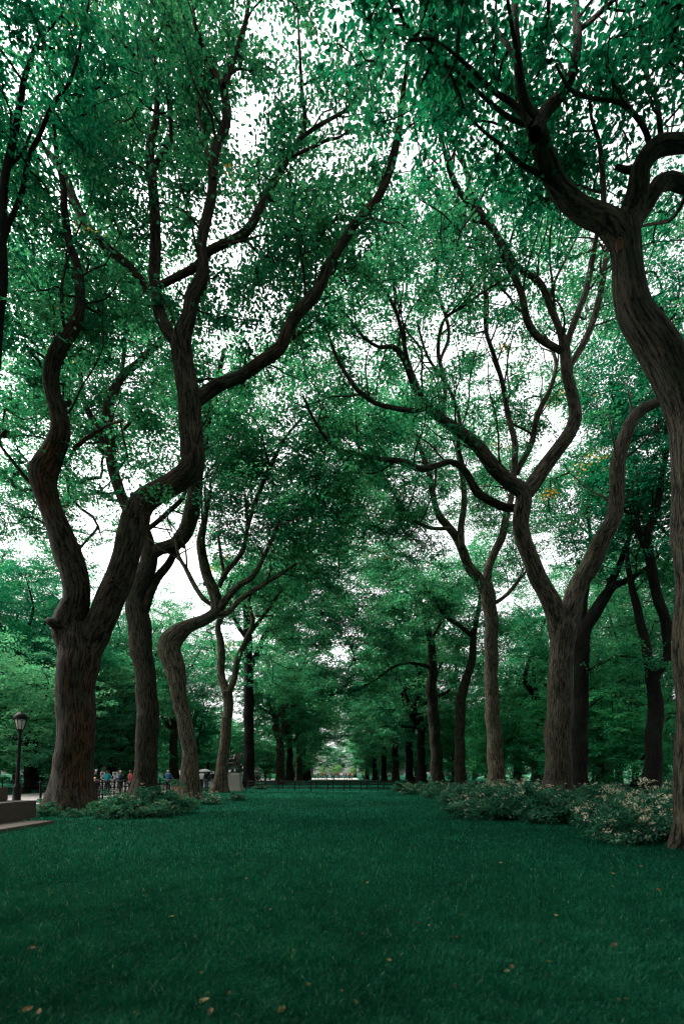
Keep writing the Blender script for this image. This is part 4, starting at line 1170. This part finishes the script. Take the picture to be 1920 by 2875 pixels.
lamp = empty('lamp_post', (at(46, 27.6), 27.6, 0), 'black cast iron lamp post with glass lantern left of the great elm', 'lamp post', 'park lamp posts')
lamp.rotation_euler = (0, math.radians(3.0), 0)
lamp_parts(lamp)
for px, d, lab in ((289, 88, 'distant lamp post above the print display'), (498, 118, 'far lamp post just left of the elbow elm'), (758, 112, 'far lamp post in the bright gap left of the pale trunks')):
    c = copy_tree(lamp)
    c.location = (at(px, d), d, 0)
    c.rotation_euler = (0, 0, 0)
    c['label'] = lab


# ------------------------------------------------------------------ fences
def fence(name, A, B, n, label, group='pipe fences', h=0.82, r=0.034):
    A, B = Vector((*A, 0)), Vector((*B, 0))
    o = empty(name, A, label, 'fence', group)
    v = B - A
    for k in range(n + 1):
        q = v * (k / n)
        bm = bmesh.new()
        bm_rod(bm, q + Vector((0, 0, -0.1)), q + Vector((0, 0, h)), r * 1.25, 8)
        bmesh.ops.create_uvsphere(bm, u_segments=8, v_segments=5, radius=r * 1.7, matrix=Matrix.Translation(q + Vector((0, 0, h))))
        bm_obj('post', bm, IRON, o)
    for z in (0.2, 0.5, 0.76):
        rods('rail', IRON, o, [((0, 0, z * h / 0.82), v + Vector((0, 0, z * h / 0.82)))], r * 0.72, 8)
    return o


fence('pipe_fence', (at(690, 47.0), 47.0), (at(1300, 45.5), 45.5), 13, 'nearer low black pipe fence crossing the lawn')
fence('pipe_fence', (at(700, 50.0), 50.0), (at(1270, 49.0), 49.0), 12, 'second low black pipe fence just behind the one crossing the lawn')
fence('pipe_fence', (-14.1, 25.0), (-13.6, 46.5), 14, 'black pipe fence running along the left path', h=1.05, r=0.042)
fence('pipe_fence', (-23.4, 24.0), (-23.2, 60.0), 17, 'black pipe fence on the far side of the left path', h=1.0, r=0.028)
fence('pipe_fence', (11.5, 50.5), (24.5, 47.0), 8, 'black pipe fence behind the flowering bed on the right')
fence('pipe_fence', (30.0, 60.0), (52.0, 66.0), 12, 'thin dark fence at the foot of the bright far lawn', h=1.0)


# ------------------------------------------------------------------ people
def skin_mesh(name, nodes, edges, sub=1, mat=None):
    """continuous skinned surface: nodes {name: (co, r)}, first node is the root"""
    keys = list(nodes)
    me = bpy.data.meshes.new(name)
    me.from_pydata([nodes[k][0] for k in keys], [(keys.index(a), keys.index(b)) for a, b in edges], [])
    ob = bpy.data.objects.new(name, me)
    COL.objects.link(ob)
    mod = ob.modifiers.new('skin', 'SKIN')
    if not me.skin_vertices: 
        me.skin_vertices.new(name='')
    sv = me.skin_vertices[0].data
    for i, k in enumerate(keys):
        r = nodes[k][1]
        sv[i].radius = (r, r) if not isinstance(r, tuple) else r
        sv[i].use_root = (i == 0)
    ss = ob.modifiers.new('sub', 'SUBSURF')
    ss.levels = ss.render_levels = sub
    dg = bpy.context.evaluated_depsgraph_get()
    out = bpy.data.meshes.new_from_object(ob.evaluated_get(dg))
    out.name = name
    out.polygons.foreach_set('use_smooth', np.full(len(out.polygons), True))
    bpy.data.objects.remove(ob)
    bpy.data.meshes.remove(me)
    out.materials.clear()
    if mat: out.materials.append(mat)
    return out


def joints(pose):
    """a 1.72 m figure facing -Y"""
    J = dict(pelvis=(0, 0, 0.92), waist=(0, 0, 1.08), chest=(0, 0, 1.28), neck0=(0, 0.01, 1.44), neck=(0, 0, 1.50), head=(0, -0.01, 1.60), crown=(0, 0, 1.68), nose=(0, -0.115, 1.585))
    for s, n in ((-1, 'l'), (1, 'r')):
        J['hip' + n] = (s * 0.09, 0, 0.88)
        J['knee' + n] = (s * 0.10, -0.02, 0.48)
        J['ankle' + n] = (s * 0.10, 0.02, 0.08)
        J['toe' + n] = (s * 0.12, -0.15, 0.035)
        J['sho' + n] = (s * 0.175, 0, 1.39)
        J['elb' + n] = (s * 0.235, 0.03, 1.11)
        J['wri' + n] = (s * 0.235, -0.06, 0.87)
    if pose == 'walk':
        J['kneel'], J['anklel'], J['toel'] = (-0.10, -0.16, 0.49), (-0.10, -0.22, 0.09), (-0.11, -0.40, 0.05)
        J['kneer'], J['ankler'], J['toer'] = (0.10, 0.04, 0.48), (0.10, 0.30, 0.13), (0.11, 0.20, 0.03)
        J['elbl'], J['wril'] = (-0.24, 0.12, 1.13), (-0.22, 0.10, 0.90)
        J['elbr'], J['wrir'] = (0.24, -0.06, 1.12), (0.22, -0.22, 0.95)
    if pose == 'hold':
        for s, n in ((-1, 'l'), (1, 'r')):
            J['elb' + n], J['wri' + n] = (s * 0.24, -0.08, 1.12), (s * 0.2, -0.36, 1.06)
    if pose == 'raise':
        J['elbr'], J['wrir'] = (0.22, -0.14, 1.18), (0.12, -0.22, 1.40)
    if pose == 'sit':      # seat at 0.45
        dz = -0.42
        for k in list(J):
            if k[:4] not in ('knee', 'ankl') and k[:3] != 'toe': J[k] = (J[k][0], J[k][1], J[k][2] + dz)
        for s, n in ((-1, 'l'), (1, 'r')):
            J['knee' + n], J['ankle' + n], J['toe' + n] = (s * 0.12, -0.44, 0.50), (s * 0.11, -0.42, 0.09), (s * 0.13, -0.58, 0.04)
            J['elb' + n], J['wri' + n] = (s * 0.25, -0.06, 0.72), (s * 0.17, -0.30, 0.64)
    if pose == 'read':     # seated with forearm held out (statue)
        J = joints('sit')
        J['elbr'], J['wrir'] = (0.26, -0.10, 0.72), (0.16, -0.36, 0.74)
        J['elbl'], J['wril'] = (-0.26, -0.06, 0.72), (-0.17, -0.30, 0.62)
        J['head'], J['crown'], J['nose'] = (0, -0.06, 1.17), (0, -0.05, 1.26), (0, -0.17, 1.13)
        J['neck'] = (0, -0.02, 1.08)
    return J


def fingers(nodes, edges, J, n, s):
    w = Vector(J['wri' + n]); e = Vector(J['elb' + n])
    d = (w - e).normalized()
    side = d.cross(Vector((0, 0, 1)) if abs(d.z) < 0.7 else Vector((1, 0, 0))).normalized()
    pn = d.cross(side).normalized()
    palm = w + d * 0.075
    nodes['palm' + n] = (tuple(palm), 0.030)
    edges.append(('wri' + n, 'palm' + n))
    for k, L in enumerate((0.066, 0.074, 0.07, 0.055)):
        o = side * (0.030 - 0.02 * k)
        a, b = palm + d * 0.03 + o, palm + d * (0.03 + L * 0.6) + o + pn * 0.012
        c = palm + d * (0.03 + L) + o + pn * 0.03
        for q, v in enumerate((a, b, c)): nodes[f'f{n}{k}{q}'] = (tuple(v), 0.0085)
        edges += [('palm' + n, f'f{n}{k}0'), (f'f{n}{k}0', f'f{n}{k}1'), (f'f{n}{k}1', f'f{n}{k}2')]
    a, b = w + d * 0.045 + side * 0.035, w + d * 0.085 + side * 0.058 + pn * 0.015
    nodes['t%s0' % n], nodes['t%s1' % n] = (tuple(a), 0.010), (tuple(b), 0.009)
    edges += [('wri' + n, 't%s0' % n), ('t%s0' % n, 't%s1' % n)]


BODYR = dict(pelvis=(0.15, 0.10), waist=(0.13, 0.09), chest=(0.155, 0.105), neck0=0.075, neck=0.052, head=(0.082, 0.098), crown=(0.06, 0.072), nose=0.014,
             hip=0.088, knee=0.058, ankle=0.042, toe=0.034, sho=0.062, elb=0.042, wri=0.030)
_cache = {}


def person_meshes(pose):
    if pose in _cache: return _cache[pose]
    J = joints(pose)
    rad = lambda k: BODYR.get(k, BODYR.get(k[:-1]))
    def sub(keys, grow=0.0):
        out = {}
        for k in keys:
            r = rad(k)
            out[k] = (J[k], (r[0] + grow, r[1] + grow) if isinstance(r, tuple) else r + grow)
        return out
    spine = [('pelvis', 'waist'), ('waist', 'chest'), ('chest', 'neck0'), ('neck0', 'neck'), ('neck', 'head'), ('head', 'crown'), ('head', 'nose')]
    arms = [x for n in 'lr' for x in (('chest', 'sho' + n), ('sho' + n, 'elb' + n), ('elb' + n, 'wri' + n))]
    legs = [x for n in 'lr' for x in (('pelvis', 'hip' + n), ('hip' + n, 'knee' + n), ('knee' + n, 'ankle' + n), ('ankle' + n, 'toe' + n))]
    nodes = sub(['pelvis'] + [k for k in J if k != 'pelvis'])
    edges = spine + arms + legs
    for s, n in ((-1, 'l'), (1, 'r')): fingers(nodes, edges, J, n, s)
    body = skin_mesh('body', nodes, edges, 1, SKIN)
    top = skin_mesh('jacket', sub(['pelvis', 'waist', 'chest', 'neck0', 'shol', 'elbl', 'wril', 'shor', 'elbr', 'wrir'], 0.022),
                    [('pelvis', 'waist'), ('waist', 'chest'), ('chest', 'neck0')] + arms, 1, CLOTH['black'])
    legm = skin_mesh('trousers', sub(['pelvis', 'hipl', 'kneel', 'anklel', 'hipr', 'kneer', 'ankler'], 0.016),
                     [x for x in legs if 'toe' not in x[1]], 1, CLOTH['denim'])
    h, c = Vector(J['head']), Vector(J['crown'])
    hair = skin_mesh('hair', {'a': (tuple(c + Vector((0, 0.005, 0.005))), (0.075, 0.088)), 'b': (tuple(h + Vector((0, 0.045, 0.0))), (0.085, 0.07)), 'c': (tuple(h + Vector((0, 0.06, -0.09))), (0.06, 0.04))},
                     [('a', 'b'), ('b', 'c')], 1, HAIRS['dark'])
    sh = []
    for n in 'lr':
        bm = bmesh.new()
        a, t = Vector(J['ankle' + n]), Vector(J['toe' + n])
        m = (a + t) / 2
        m.z = max(0.045, (a.z + t.z) / 2 - 0.02)
        bmesh.ops.create_uvsphere(bm, u_segments=10, v_segments=6, radius=1, matrix=Matrix.Translation(m) @ Matrix.Diagonal((0.052, 0.15, 0.05, 1)))
        me = bpy.data.meshes.new('shoe'); bm.to_mesh(me); bm.free(); me.materials.append(CLOTH['black'])
        sh.append(me)
    _cache[pose] = (body, top, legm, hair, sh[0], sh[1])
    return _cache[pose]


def person(x, y, rz, pose, top, legs, hair, label, group=None, s=1.0, z=0.0, extra=None):
    o = empty('person', (x, y, z), label, 'person', group, rz)
    o.scale = (s, s, s)
    ms = person_meshes(pose)
    for nm, me, mt in (('body', ms[0], SKIN), ('jacket', ms[1], CLOTH[top]), ('trousers', ms[2], CLOTH[legs]), ('hair', ms[3], hair if not isinstance(hair, str) else HAIRS[hair]), ('shoe', ms[4], CLOTH['black']), ('shoe', ms[5], CLOTH['black'])):
        c = link(bpy.data.objects.new(nm, me), o)
        c.material_slots[0].link = 'OBJECT'
        c.material_slots[0].material = mt
    return o


R_ = math.radians
PZ = 0.006
person(at(268, 36), 36, R_(70), 'hold', 'black', 'black', 'dark', 'person in a black jacket standing close to the great elm trunk', z=PZ)
person(at(267, 32), 32, R_(40), 'sit', 'black', 'black', 'fair', 'fair haired seated person in black low beside the great elm', z=PZ)
o = empty('folding_stool', (at(267, 32), 32, PZ), 'small dark stool under the fair haired seated person', 'stool', rz=R_(40))
boxes('seat', IRON, o, [((0, 0.02, 0.385), (0.36, 0.34, 0.03))], 0.008)
for sx in (-1, 1):
    rods('leg', IRON, o, [((sx * 0.15, -0.13, 0), (sx * 0.15, 0.17, 0.37))], 0.012)
    rods('leg', IRON, o, [((sx * 0.13, 0.17, 0), (sx * 0.13, -0.13, 0.37))], 0.012)
tp = person(at(302, 38), 38, R_(170), 'hold', 'teal', 'black', 'brown', 'person with a bright teal backpack facing the print display', z=PZ)
bpk = empty('backpack', (at(302, 38) + 0.03, 38 - 0.2, 1.02 + PZ), 'bright teal backpack on the person facing the prints', 'backpack')
boxes('pack_body', CLOTH['teal'], bpk, [((0, 0, 0.2), (0.34, 0.17, 0.46))], 0.05)
boxes('front_pocket', CLOTH['teal'], bpk, [((0, -0.11, 0.12), (0.26, 0.06, 0.22))], 0.02)
person(at(337, 37), 37, R_(-60), 'hold', 'navy', 'black', CLOTH['white'], 'person in navy jacket and white cap behind the fence', z=PZ)
person(at(367, 34.5), 34.5, R_(150), 'walk', 'red', 'black', 'brown', 'person in a dark red jacket beside the thick grey trunk', z=PZ)
person(at(472, 40), 40, R_(165), 'hold', 'blue', 'black', 'grey', 'grey haired person in a blue jacket leaning over a bicycle', z=PZ, s=1.03)
person(at(566, 47), 47, R_(30), 'walk', 'white', 'black', 'dark', 'person in black and white walking left of the umbrella', z=PZ)
person(at(580, 46), 46, R_(-20), 'raise', 'black', 'denim', 'fair', 'person in dark clothes carrying the pale umbrella', z=PZ)
person(at(596, 48), 48, R_(60), 'walk', 'black', 'grey', 'dark', 'person in grey trousers walking behind the slim pale elm', z=PZ)

# umbrella
o = empty('umbrella', (at(580, 46) - 0.1, 46 - 0.3, 1.28), 'open pale grey umbrella over a walker left of the slim elm', 'umbrella')
bm = bmesh.new()
bm_lathe(bm, [(0.56, 0.36), (0.5, 0.42), (0.38, 0.5), (0.22, 0.56), (0.03, 0.59)], 16)
bm_obj('canopy', bm, CLOTH['grey'], o)
rods('shaft', IRON, o, [((0, 0, 0), (0, 0, 0.66))], 0.01)
rods('rib', IRON, o, [((0, 0, 0.5), (0.5 * math.cos(k * 0.785), 0.5 * math.sin(k * 0.785), 0.4)) for k in range(8)], 0.005, 5)

# bicycle beside the man in blue
o = empty('bicycle', (at(492, 40.2), 40.2, PZ), 'bicycle with a pale frame held by the person in blue', 'bicycle', rz=R_(20))
def wheel(x):
    bm = bmesh.new()
    n = 24
    for k in range(n):
        a, b = 2 * math.pi * k / n, 2 * math.pi * (k + 1) / n
        bm_rod(bm, (x + 0.33 * math.cos(a), 0, 0.35 + 0.33 * math.sin(a)), (x + 0.33 * math.cos(b), 0, 0.35 + 0.33 * math.sin(b)), 0.018, 6)
    w = bm_obj('wheel', bm, IRON, o)
    rods('spoke', GRANITE, w, [((x, 0, 0.35), (x + 0.32 * math.cos(k * 0.785), 0, 0.35 + 0.32 * math.sin(k * 0.785))) for k in range(8)], 0.004, 5)
wheel(-0.52); wheel(0.52)
rods('frame', CLOTH['grey'], o, [((-0.52, 0, 0.35), (-0.1, 0, 0.32)), ((-0.52, 0, 0.35), (-0.2, 0, 0.82)), ((-0.1, 0, 0.32), (-0.22, 0, 0.9)), ((-0.1, 0, 0.32), (0.36, 0, 0.8)), ((-0.2, 0, 0.82), (0.36, 0, 0.84)), ((0.36, 0, 0.9), (0.52, 0, 0.35))], 0.02)
boxes('saddle', IRON, o, [((-0.23, 0, 0.93), (0.26, 0.13, 0.05))], 0.02)
rods('handlebar', IRON, o, [((0.35, 0, 0.9), (0.34, 0, 1.0)), ((0.34, -0.28, 1.0), (0.34, 0.28, 1.0)), ((0.34, -0.28, 1.0), (0.22, -0.28, 0.98)), ((0.34, 0.28, 1.0), (0.22, 0.28, 0.98))], 0.014)
o = empty('shoulder_bag', (at(501, 41), 41, PZ), 'orange bag standing on the path right of the bicycle', 'bag')
boxes('bag_body', CLOTH['orange'], o, [((0, 0, 0.28), (0.62, 0.3, 0.52))], 0.06)
rods('handle', CLOTH['orange'], o, [((-0.18, 0, 0.53), (-0.14, 0, 0.72)), ((-0.14, 0, 0.72), (0.14, 0, 0.72)), ((0.14, 0, 0.72), (0.18, 0, 0.53))], 0.02)

# print display racks
def rack(x, y, rz, w, h, label):
    o = empty('display_rack', (x, y, PZ), label, 'display rack', 'print display racks', rz)
    rods('upright', WOOD, o, [((-w / 2, 0, 0), (-w / 2, 0.25, h)), ((w / 2, 0, 0), (w / 2, 0.25, h))], 0.02)
    rods('brace', WOOD, o, [((-w / 2, 0.75, 0), (-w / 2, 0.25, h * 0.95)), ((w / 2, 0.75, 0), (w / 2, 0.25, h * 0.95))], 0.018)
    rods('shelf_rail', WOOD, o, [((-w / 2, -0.02 + 0.25 * z / h, z), (w / 2, -0.02 + 0.25 * z / h, z)) for z in np.arange(0.2, h, 0.36)], 0.015)
    return o


def print_at(x, y, z, w, h, ink, rz, label):
    o = empty('framed_print', (x, y, z), label, 'framed print', 'framed prints for sale beside the path', rz)
    boxes('mat_board', WHITE, o, [((0, 0, h / 2), (w, 0.02, h))])
    boxes('picture', ink, o, [((0, -0.013, h / 2), (w * 0.52, 0.008, h * 0.6))])
    return o


rx, ry = at(305, 44), 44
rack(rx, ry, 0, 1.5, 1.62, 'tall wooden rack of white matted prints beside the path')
k = 0
for row, z in enumerate((0.22, 0.58, 0.94, 1.30)):
    for c, dx in enumerate((-0.52, 0.0, 0.52)):
        if (row, c) == (3, 1): continue
        w = (0.40, 0.34, 0.44)[(row + c) % 3]
        print_at(rx + dx + 0.04 * ((row * 7 + c * 3) % 3 - 1), ry - 0.06 + 0.25 * z / 1.62, z + PZ, w, 0.31, PRINT_RED if (row, c) in ((2, 2), (1, 0)) else PRINT, 0,
                 ('white matted print on the %s shelf of the tall rack, %s' % (('lowest', 'second', 'third', 'top')[row], ('left end', 'in the middle', 'right end')[c])))
rx2, ry2 = at(362, 41), 41
rack(rx2, ry2, R_(12), 0.9, 1.0, 'short rack of white prints left of the person in red')
for row, z in enumerate((0.2, 0.56)):
    for c, dx in enumerate((-0.22, 0.22)):
        print_at(rx2 + dx, ry2 - 0.08 + 0.25 * z + dx * 0.21, z + PZ, 0.36, 0.32, PRINT, R_(12), 'white print on the %s shelf of the short rack, %s' % (('lower', 'upper')[row], ('left', 'right')[c]))

# statue
sx, sy = at(656, 45.5), 45.5
ped = empty('granite_pedestal', (sx, sy, 0), 'grey granite pedestal under the seated bronze figure', 'pedestal')
def slab(name, w0, w1, z0, z1):
    bm = bmesh.new()
    v = [bm.verts.new((s * w / 2, t * w / 2, z)) for w, z in ((w0, z0), (w1, z1)) for s, t in ((-1, -1), (1, -1), (1, 1), (-1, 1))]
    for f in ((3, 2, 1, 0), (4, 5, 6, 7), (0, 1, 5, 4), (1, 2, 6, 5), (2, 3, 7, 6), (3, 0, 4, 7)): bm.faces.new([v[i] for i in f])
    bmesh.ops.bevel(bm, geom=bm.edges[:], offset=0.012, segments=1, affect='EDGES')
    bm_obj(name, bm, GRANITE, ped)
slab('base_step', 1.55, 1.5, -0.1, 0.22); slab('base_block', 1.38, 1.34, 0.22, 0.52); slab('die', 1.22, 1.14, 0.524, 1.30); slab('cap_stone', 1.2, 1.06, 1.304, 1.52)
st = empty('bronze_statue', (sx, sy + 0.1, 1.52), 'dark bronze statue of a seated figure in a chair holding a paper', 'statue', rz=R_(-55))
st.scale = (1.5, 1.5, 1.5)
boxes('plinth', BRONZE, st, [((0, -0.16, 0.02), (0.56, 0.95, 0.05))], 0.01)
J = joints('read')
sm = person_meshes('read')
for nm, i in (('figure', 0), ('coat', 1), ('trousers', 2), ('shoe', 4), ('shoe', 5)):
    c = link(bpy.data.objects.new(nm, sm[i]), st); c.location = (0, 0, 0.04)
    c.material_slots[0].link = 'OBJECT'; c.material_slots[0].material = BRONZE
boxes('paper', BRONZE, st, [((0.1, -0.42, 0.82), (0.18, 0.02, 0.24), 0, 0.5)])
ch = boxes('chair', BRONZE, st, [((0, 0.0, 0.40), (0.5, 0.5, 0.06)), ((-0.26, -0.02, 0.66), (0.05, 0.42, 0.05)), ((0.26, -0.02, 0.66), (0.05, 0.42, 0.05))], 0.012)
bm = bmesh.new()
for s in (-1, 1):
    q = [(s * 0.25, 0.24, 0.42), (s * 0.25, 0.27, 0.75), (s * 0.25, 0.34, 1.02), (s * 0.24, 0.40, 1.14)]
    for a, b in zip(q, q[1:]): bm_rod(bm, a, b, 0.026)
for z, y in ((0.6, 0.26), (0.75, 0.275), (0.9, 0.31), (1.02, 0.345), (1.12, 0.39)):
    bm_box(bm, (0, y, z), (0.5, 0.03, 0.13))
bm_obj('chair_back', bm, BRONZE, st)
for s in (-1, 1):
    for yy, dy in ((-0.22, -0.05), (0.22, 0.12)):
        rods('chair_leg', BRONZE, st, [((s * 0.23, yy, 0.40), (s * 0.24, yy + dy * 0.3, 0.2)), ((s * 0.24, yy + dy * 0.3, 0.2), (s * 0.25, yy + dy, 0.04))], 0.028)

# far crowds
rng = np.random.default_rng(9)
cl = list(CLOTH)
for i in range(9):
    d = rng.uniform(82, 104)
    person(rng.uniform(-15.6, -14.9) - 0.09 * (d - 82) * 0 + (at(758, d) + 13.0) * 0.9, d, rng.uniform(0, 6.2), ('walk', 'hold', 'walk')[i % 3], ('black', 'pink', 'white', 'navy', 'grey', 'orange')[i % 6], ('black', 'denim')[i % 2], ('dark', 'brown', 'fair')[i % 3],
           'distant walker on the path in the bright gap behind the statue', 'walkers on the path behind the statue', z=PZ)
for i in range(26):
    person(-7.6 + 0.42 * i + rng.uniform(-0.4, 0.4), rng.uniform(130, 150), rng.uniform(0, 6.2), ('walk', 'hold', 'walk')[i % 3], ('black', 'pink', 'white', 'navy', 'black', 'tan', 'red', 'black')[i % 8], ('black', 'denim')[i % 2], ('dark', 'brown', 'fair')[i % 3],
           'tiny distant person on the bright plaza at the end of the lawn', 'people on the far plaza', z=0.012)
person(at(1781, 63), 63, 0.4, 'walk', 'black', 'tan', 'fair', 'person in black and tan before the bright far lawn at right')
person(at(1727, 64), 64, 1.4, 'sit', 'pink', 'pink', 'fair', 'person in pale pink crouching by the thin trunk at right', z=-0.1)

# fallen leaves
FL = [(572, 2804, .085, 1.0, 'largest pale yellow fallen leaf near the bottom of the lawn'), (591, 2835, .065, .12, 'brownish fallen leaf just below the largest pale one'), (790, 2828, .075, .7, 'curled golden fallen leaf right of the largest pale one'),
      (76, 2828, .07, .6, 'orange fallen leaf in the bottom left corner of the lawn'), (110, 2833, .05, .7, 'small yellow fallen leaf beside the bottom left orange one'), (383, 2838, .05, .35, 'small orange fallen leaf at the bottom between corner and largest leaf'),
      (566, 2727, .045, .8, 'bright little fallen leaf above the largest pale one'), (1725, 2654, .09, .05, 'big rust red fallen leaf at the right of the lawn'), (480, 2570, .06, .9, 'pale fallen leaf alone in the left middle lawn'), (89, 2657, .06, .3, 'dull orange fallen leaf at the left edge of the lawn'),
      (1437, 2709, .06, .35, 'orange fallen leaf beside a pale one right of centre'), (1422, 2721, .05, 1.0, 'pale fallen leaf touching an orange one right of centre'), (1171, 2587, .07, .6, 'upright golden fallen leaf in the centre lawn')]
FL += [(x, y, s, c, None) for x, y, s, c in [(643, 2782, .05, .3), (548, 2626, .05, .4), (692, 2464, .06, .8), (759, 2550, .05, .5), (667, 2525, .05, .3), (823, 2663, .05, .9), (866, 2758, .05, .4), (1138, 2587, .05, .4), (1018, 2617, .05, .3), (1092, 2691, .06, .8),
       (1542, 2694, .06, 1.0), (1682, 2587, .06, .6), (1520, 2639, .06, .3), (1591, 2642, .06, .5), (1560, 2566, .06, .9), (1294, 2564, .06, .3), (1275, 2761, .04, .3), (1848, 2495, .08, .2), (1734, 2801, .05, .4), (1759, 2798, .04, .6), (1281, 2626, .05, .3), (1205, 2595, .05, 1.0), (1719, 2486, .06, .7),
       (960, 2775, .04, .5), (998, 2806, .05, 1.0), (660, 2268, .12, 1.0), (1035, 2260, .12, 1.0), (1075, 2262, .1, .9), (1120, 2260, .1, 1.0), (1720, 2450, .07, .9), (1800, 2430, .07, .7), (730, 2300, .1, 1.0), (280, 2326, .09, 1.0), (1405, 2420, .07, .8), (1030, 2475, .06, .8)]]
for i, (x, y, s, c, lab) in enumerate(FL):
    d = F * H / (y - HY) * 0.955
    r = np.random.default_rng(900 + i)
    g = Geo()
    m = 5
    a = r.uniform(0, 6.28)
    A = np.array((math.cos(a), math.sin(a), 0.15))
    Nn = np.array((r.normal(0, 0.35), -0.35 + r.normal(0, 0.2), 1.0))
    Nn /= np.linalg.norm(Nn)
    A = A - Nn * A.dot(Nn); A /= np.linalg.norm(A)
    Bv = np.cross(Nn, A)
    V, q = [], 7
    for k in range(q):
        t = k / (q - 1)
        wv = 0.30 * math.sin(math.pi * t ** 0.85) * (1 + 0.1 * math.sin(9 * t)) + 0.004
        for sgn in (-1, 0, 1):
            V.append(s * (A * (t - 0.5) + Bv * sgn * wv + Nn * (0.28 * abs(sgn) * wv + 0.22 * (t - 0.5) ** 2)))
    Fc = [(k * 3 + j, k * 3 + j + 1, k * 3 + j + 4, k * 3 + j + 3) for k in range(q - 1) for j in (0, 1)]
    g.add(np.array(V), Fc, 0, None, np.clip(c + r.normal(0, 0.06, len(V)), 0, 1))
    o = g.obj('fallen_leaf', [FALLEN], None, uv=False)
    o.location = (at(x, d), d, 0.05)
    if not lab: o.scale = (0.8, 0.8, 0.8)
    tag(o, lab or 'small yellow or brown fallen leaf lying scattered in the grass', 'fallen leaf', 'fallen leaves on the lawn' if lab else 'small fallen leaves scattered on the lawn')


# ------------------------------------------------------------------ light, sky, camera
SUN_EL, SUN_AZ = R_(52), R_(-70)       # azimuth from +Y (view direction) towards +X
w = bpy.data.worlds.new('World')
SC.world = w
w.use_nodes = True
nt = w.node_tree
nt.nodes.clear()
sky = nt.nodes.new('ShaderNodeTexSky')
sky.sky_type = 'NISHITA'
sky.sun_disc = False
sky.sun_elevation = SUN_EL
sky.sun_rotation = SUN_AZ
sky.dust_density = 4.0
sky.air_density = 1.0
hs = nt.nodes.new('ShaderNodeHueSaturation')     # overcast: the blue is veiled by cloud
hs.inputs['Saturation'].default_value = 0.08
bg = nt.nodes.new('ShaderNodeBackground')
bg.inputs['Strength'].default_value = 0.15
wo = nt.nodes.new('ShaderNodeOutputWorld')
nt.links.new(sky.outputs[0], hs.inputs['Color'])
nt.links.new(hs.outputs[0], bg.inputs['Color'])
nt.links.new(bg.outputs[0], wo.inputs['Surface'])
sl = bpy.data.lights.new('sun', 'SUN')
sl.energy = 1.4
sl.angle = R_(20)
sl.color = (1.0, 0.96, 0.90)
so = link(bpy.data.objects.new('sun', sl))
dirv = Vector((math.sin(SUN_AZ) * math.cos(SUN_EL), math.cos(SUN_AZ) * math.cos(SUN_EL), math.sin(SUN_EL)))
so.rotation_euler = (-dirv).to_track_quat('-Z', 'Y').to_euler()
so.location = (0, 0, 60)

cam = bpy.data.cameras.new('camera')
cam.sensor_fit = 'HORIZONTAL'
cam.sensor_width = 36.0
cam.lens = F / 1920 * 36.0
cam.shift_y = (HY - 2875 / 2) / 1920.0
cam.clip_end = 2000
cam.clip_start = 0.05
cam.dof.use_dof = True
cam.dof.focus_distance = 24
cam.dof.aperture_fstop = 2.2
co = link(bpy.data.objects.new('camera', cam))
co.location = (0, 0, H)
co.rotation_euler = (math.pi / 2, 0, 0)
SC.camera = co

SC.view_settings.view_transform = 'Standard'
SC.view_settings.look = 'None'
SC.view_settings.exposure = 1.75
SC.view_settings.gamma = 1.0
SC.render.engine = 'CYCLES'
cy = SC.cycles
cy.max_bounces = 10
cy.diffuse_bounces = 4
cy.glossy_bounces = 2
cy.transmission_bounces = 7
cy.transparent_max_bounces = 4
cy.use_denoising = True
cy.pixel_filter_type = 'BLACKMAN_HARRIS'
cy.filter_width = 1.3
cy.sample_clamp_indirect = 4.0
cy.use_adaptive_sampling = True
cy.adaptive_threshold = 0.02
SC.render.film_transparent = False
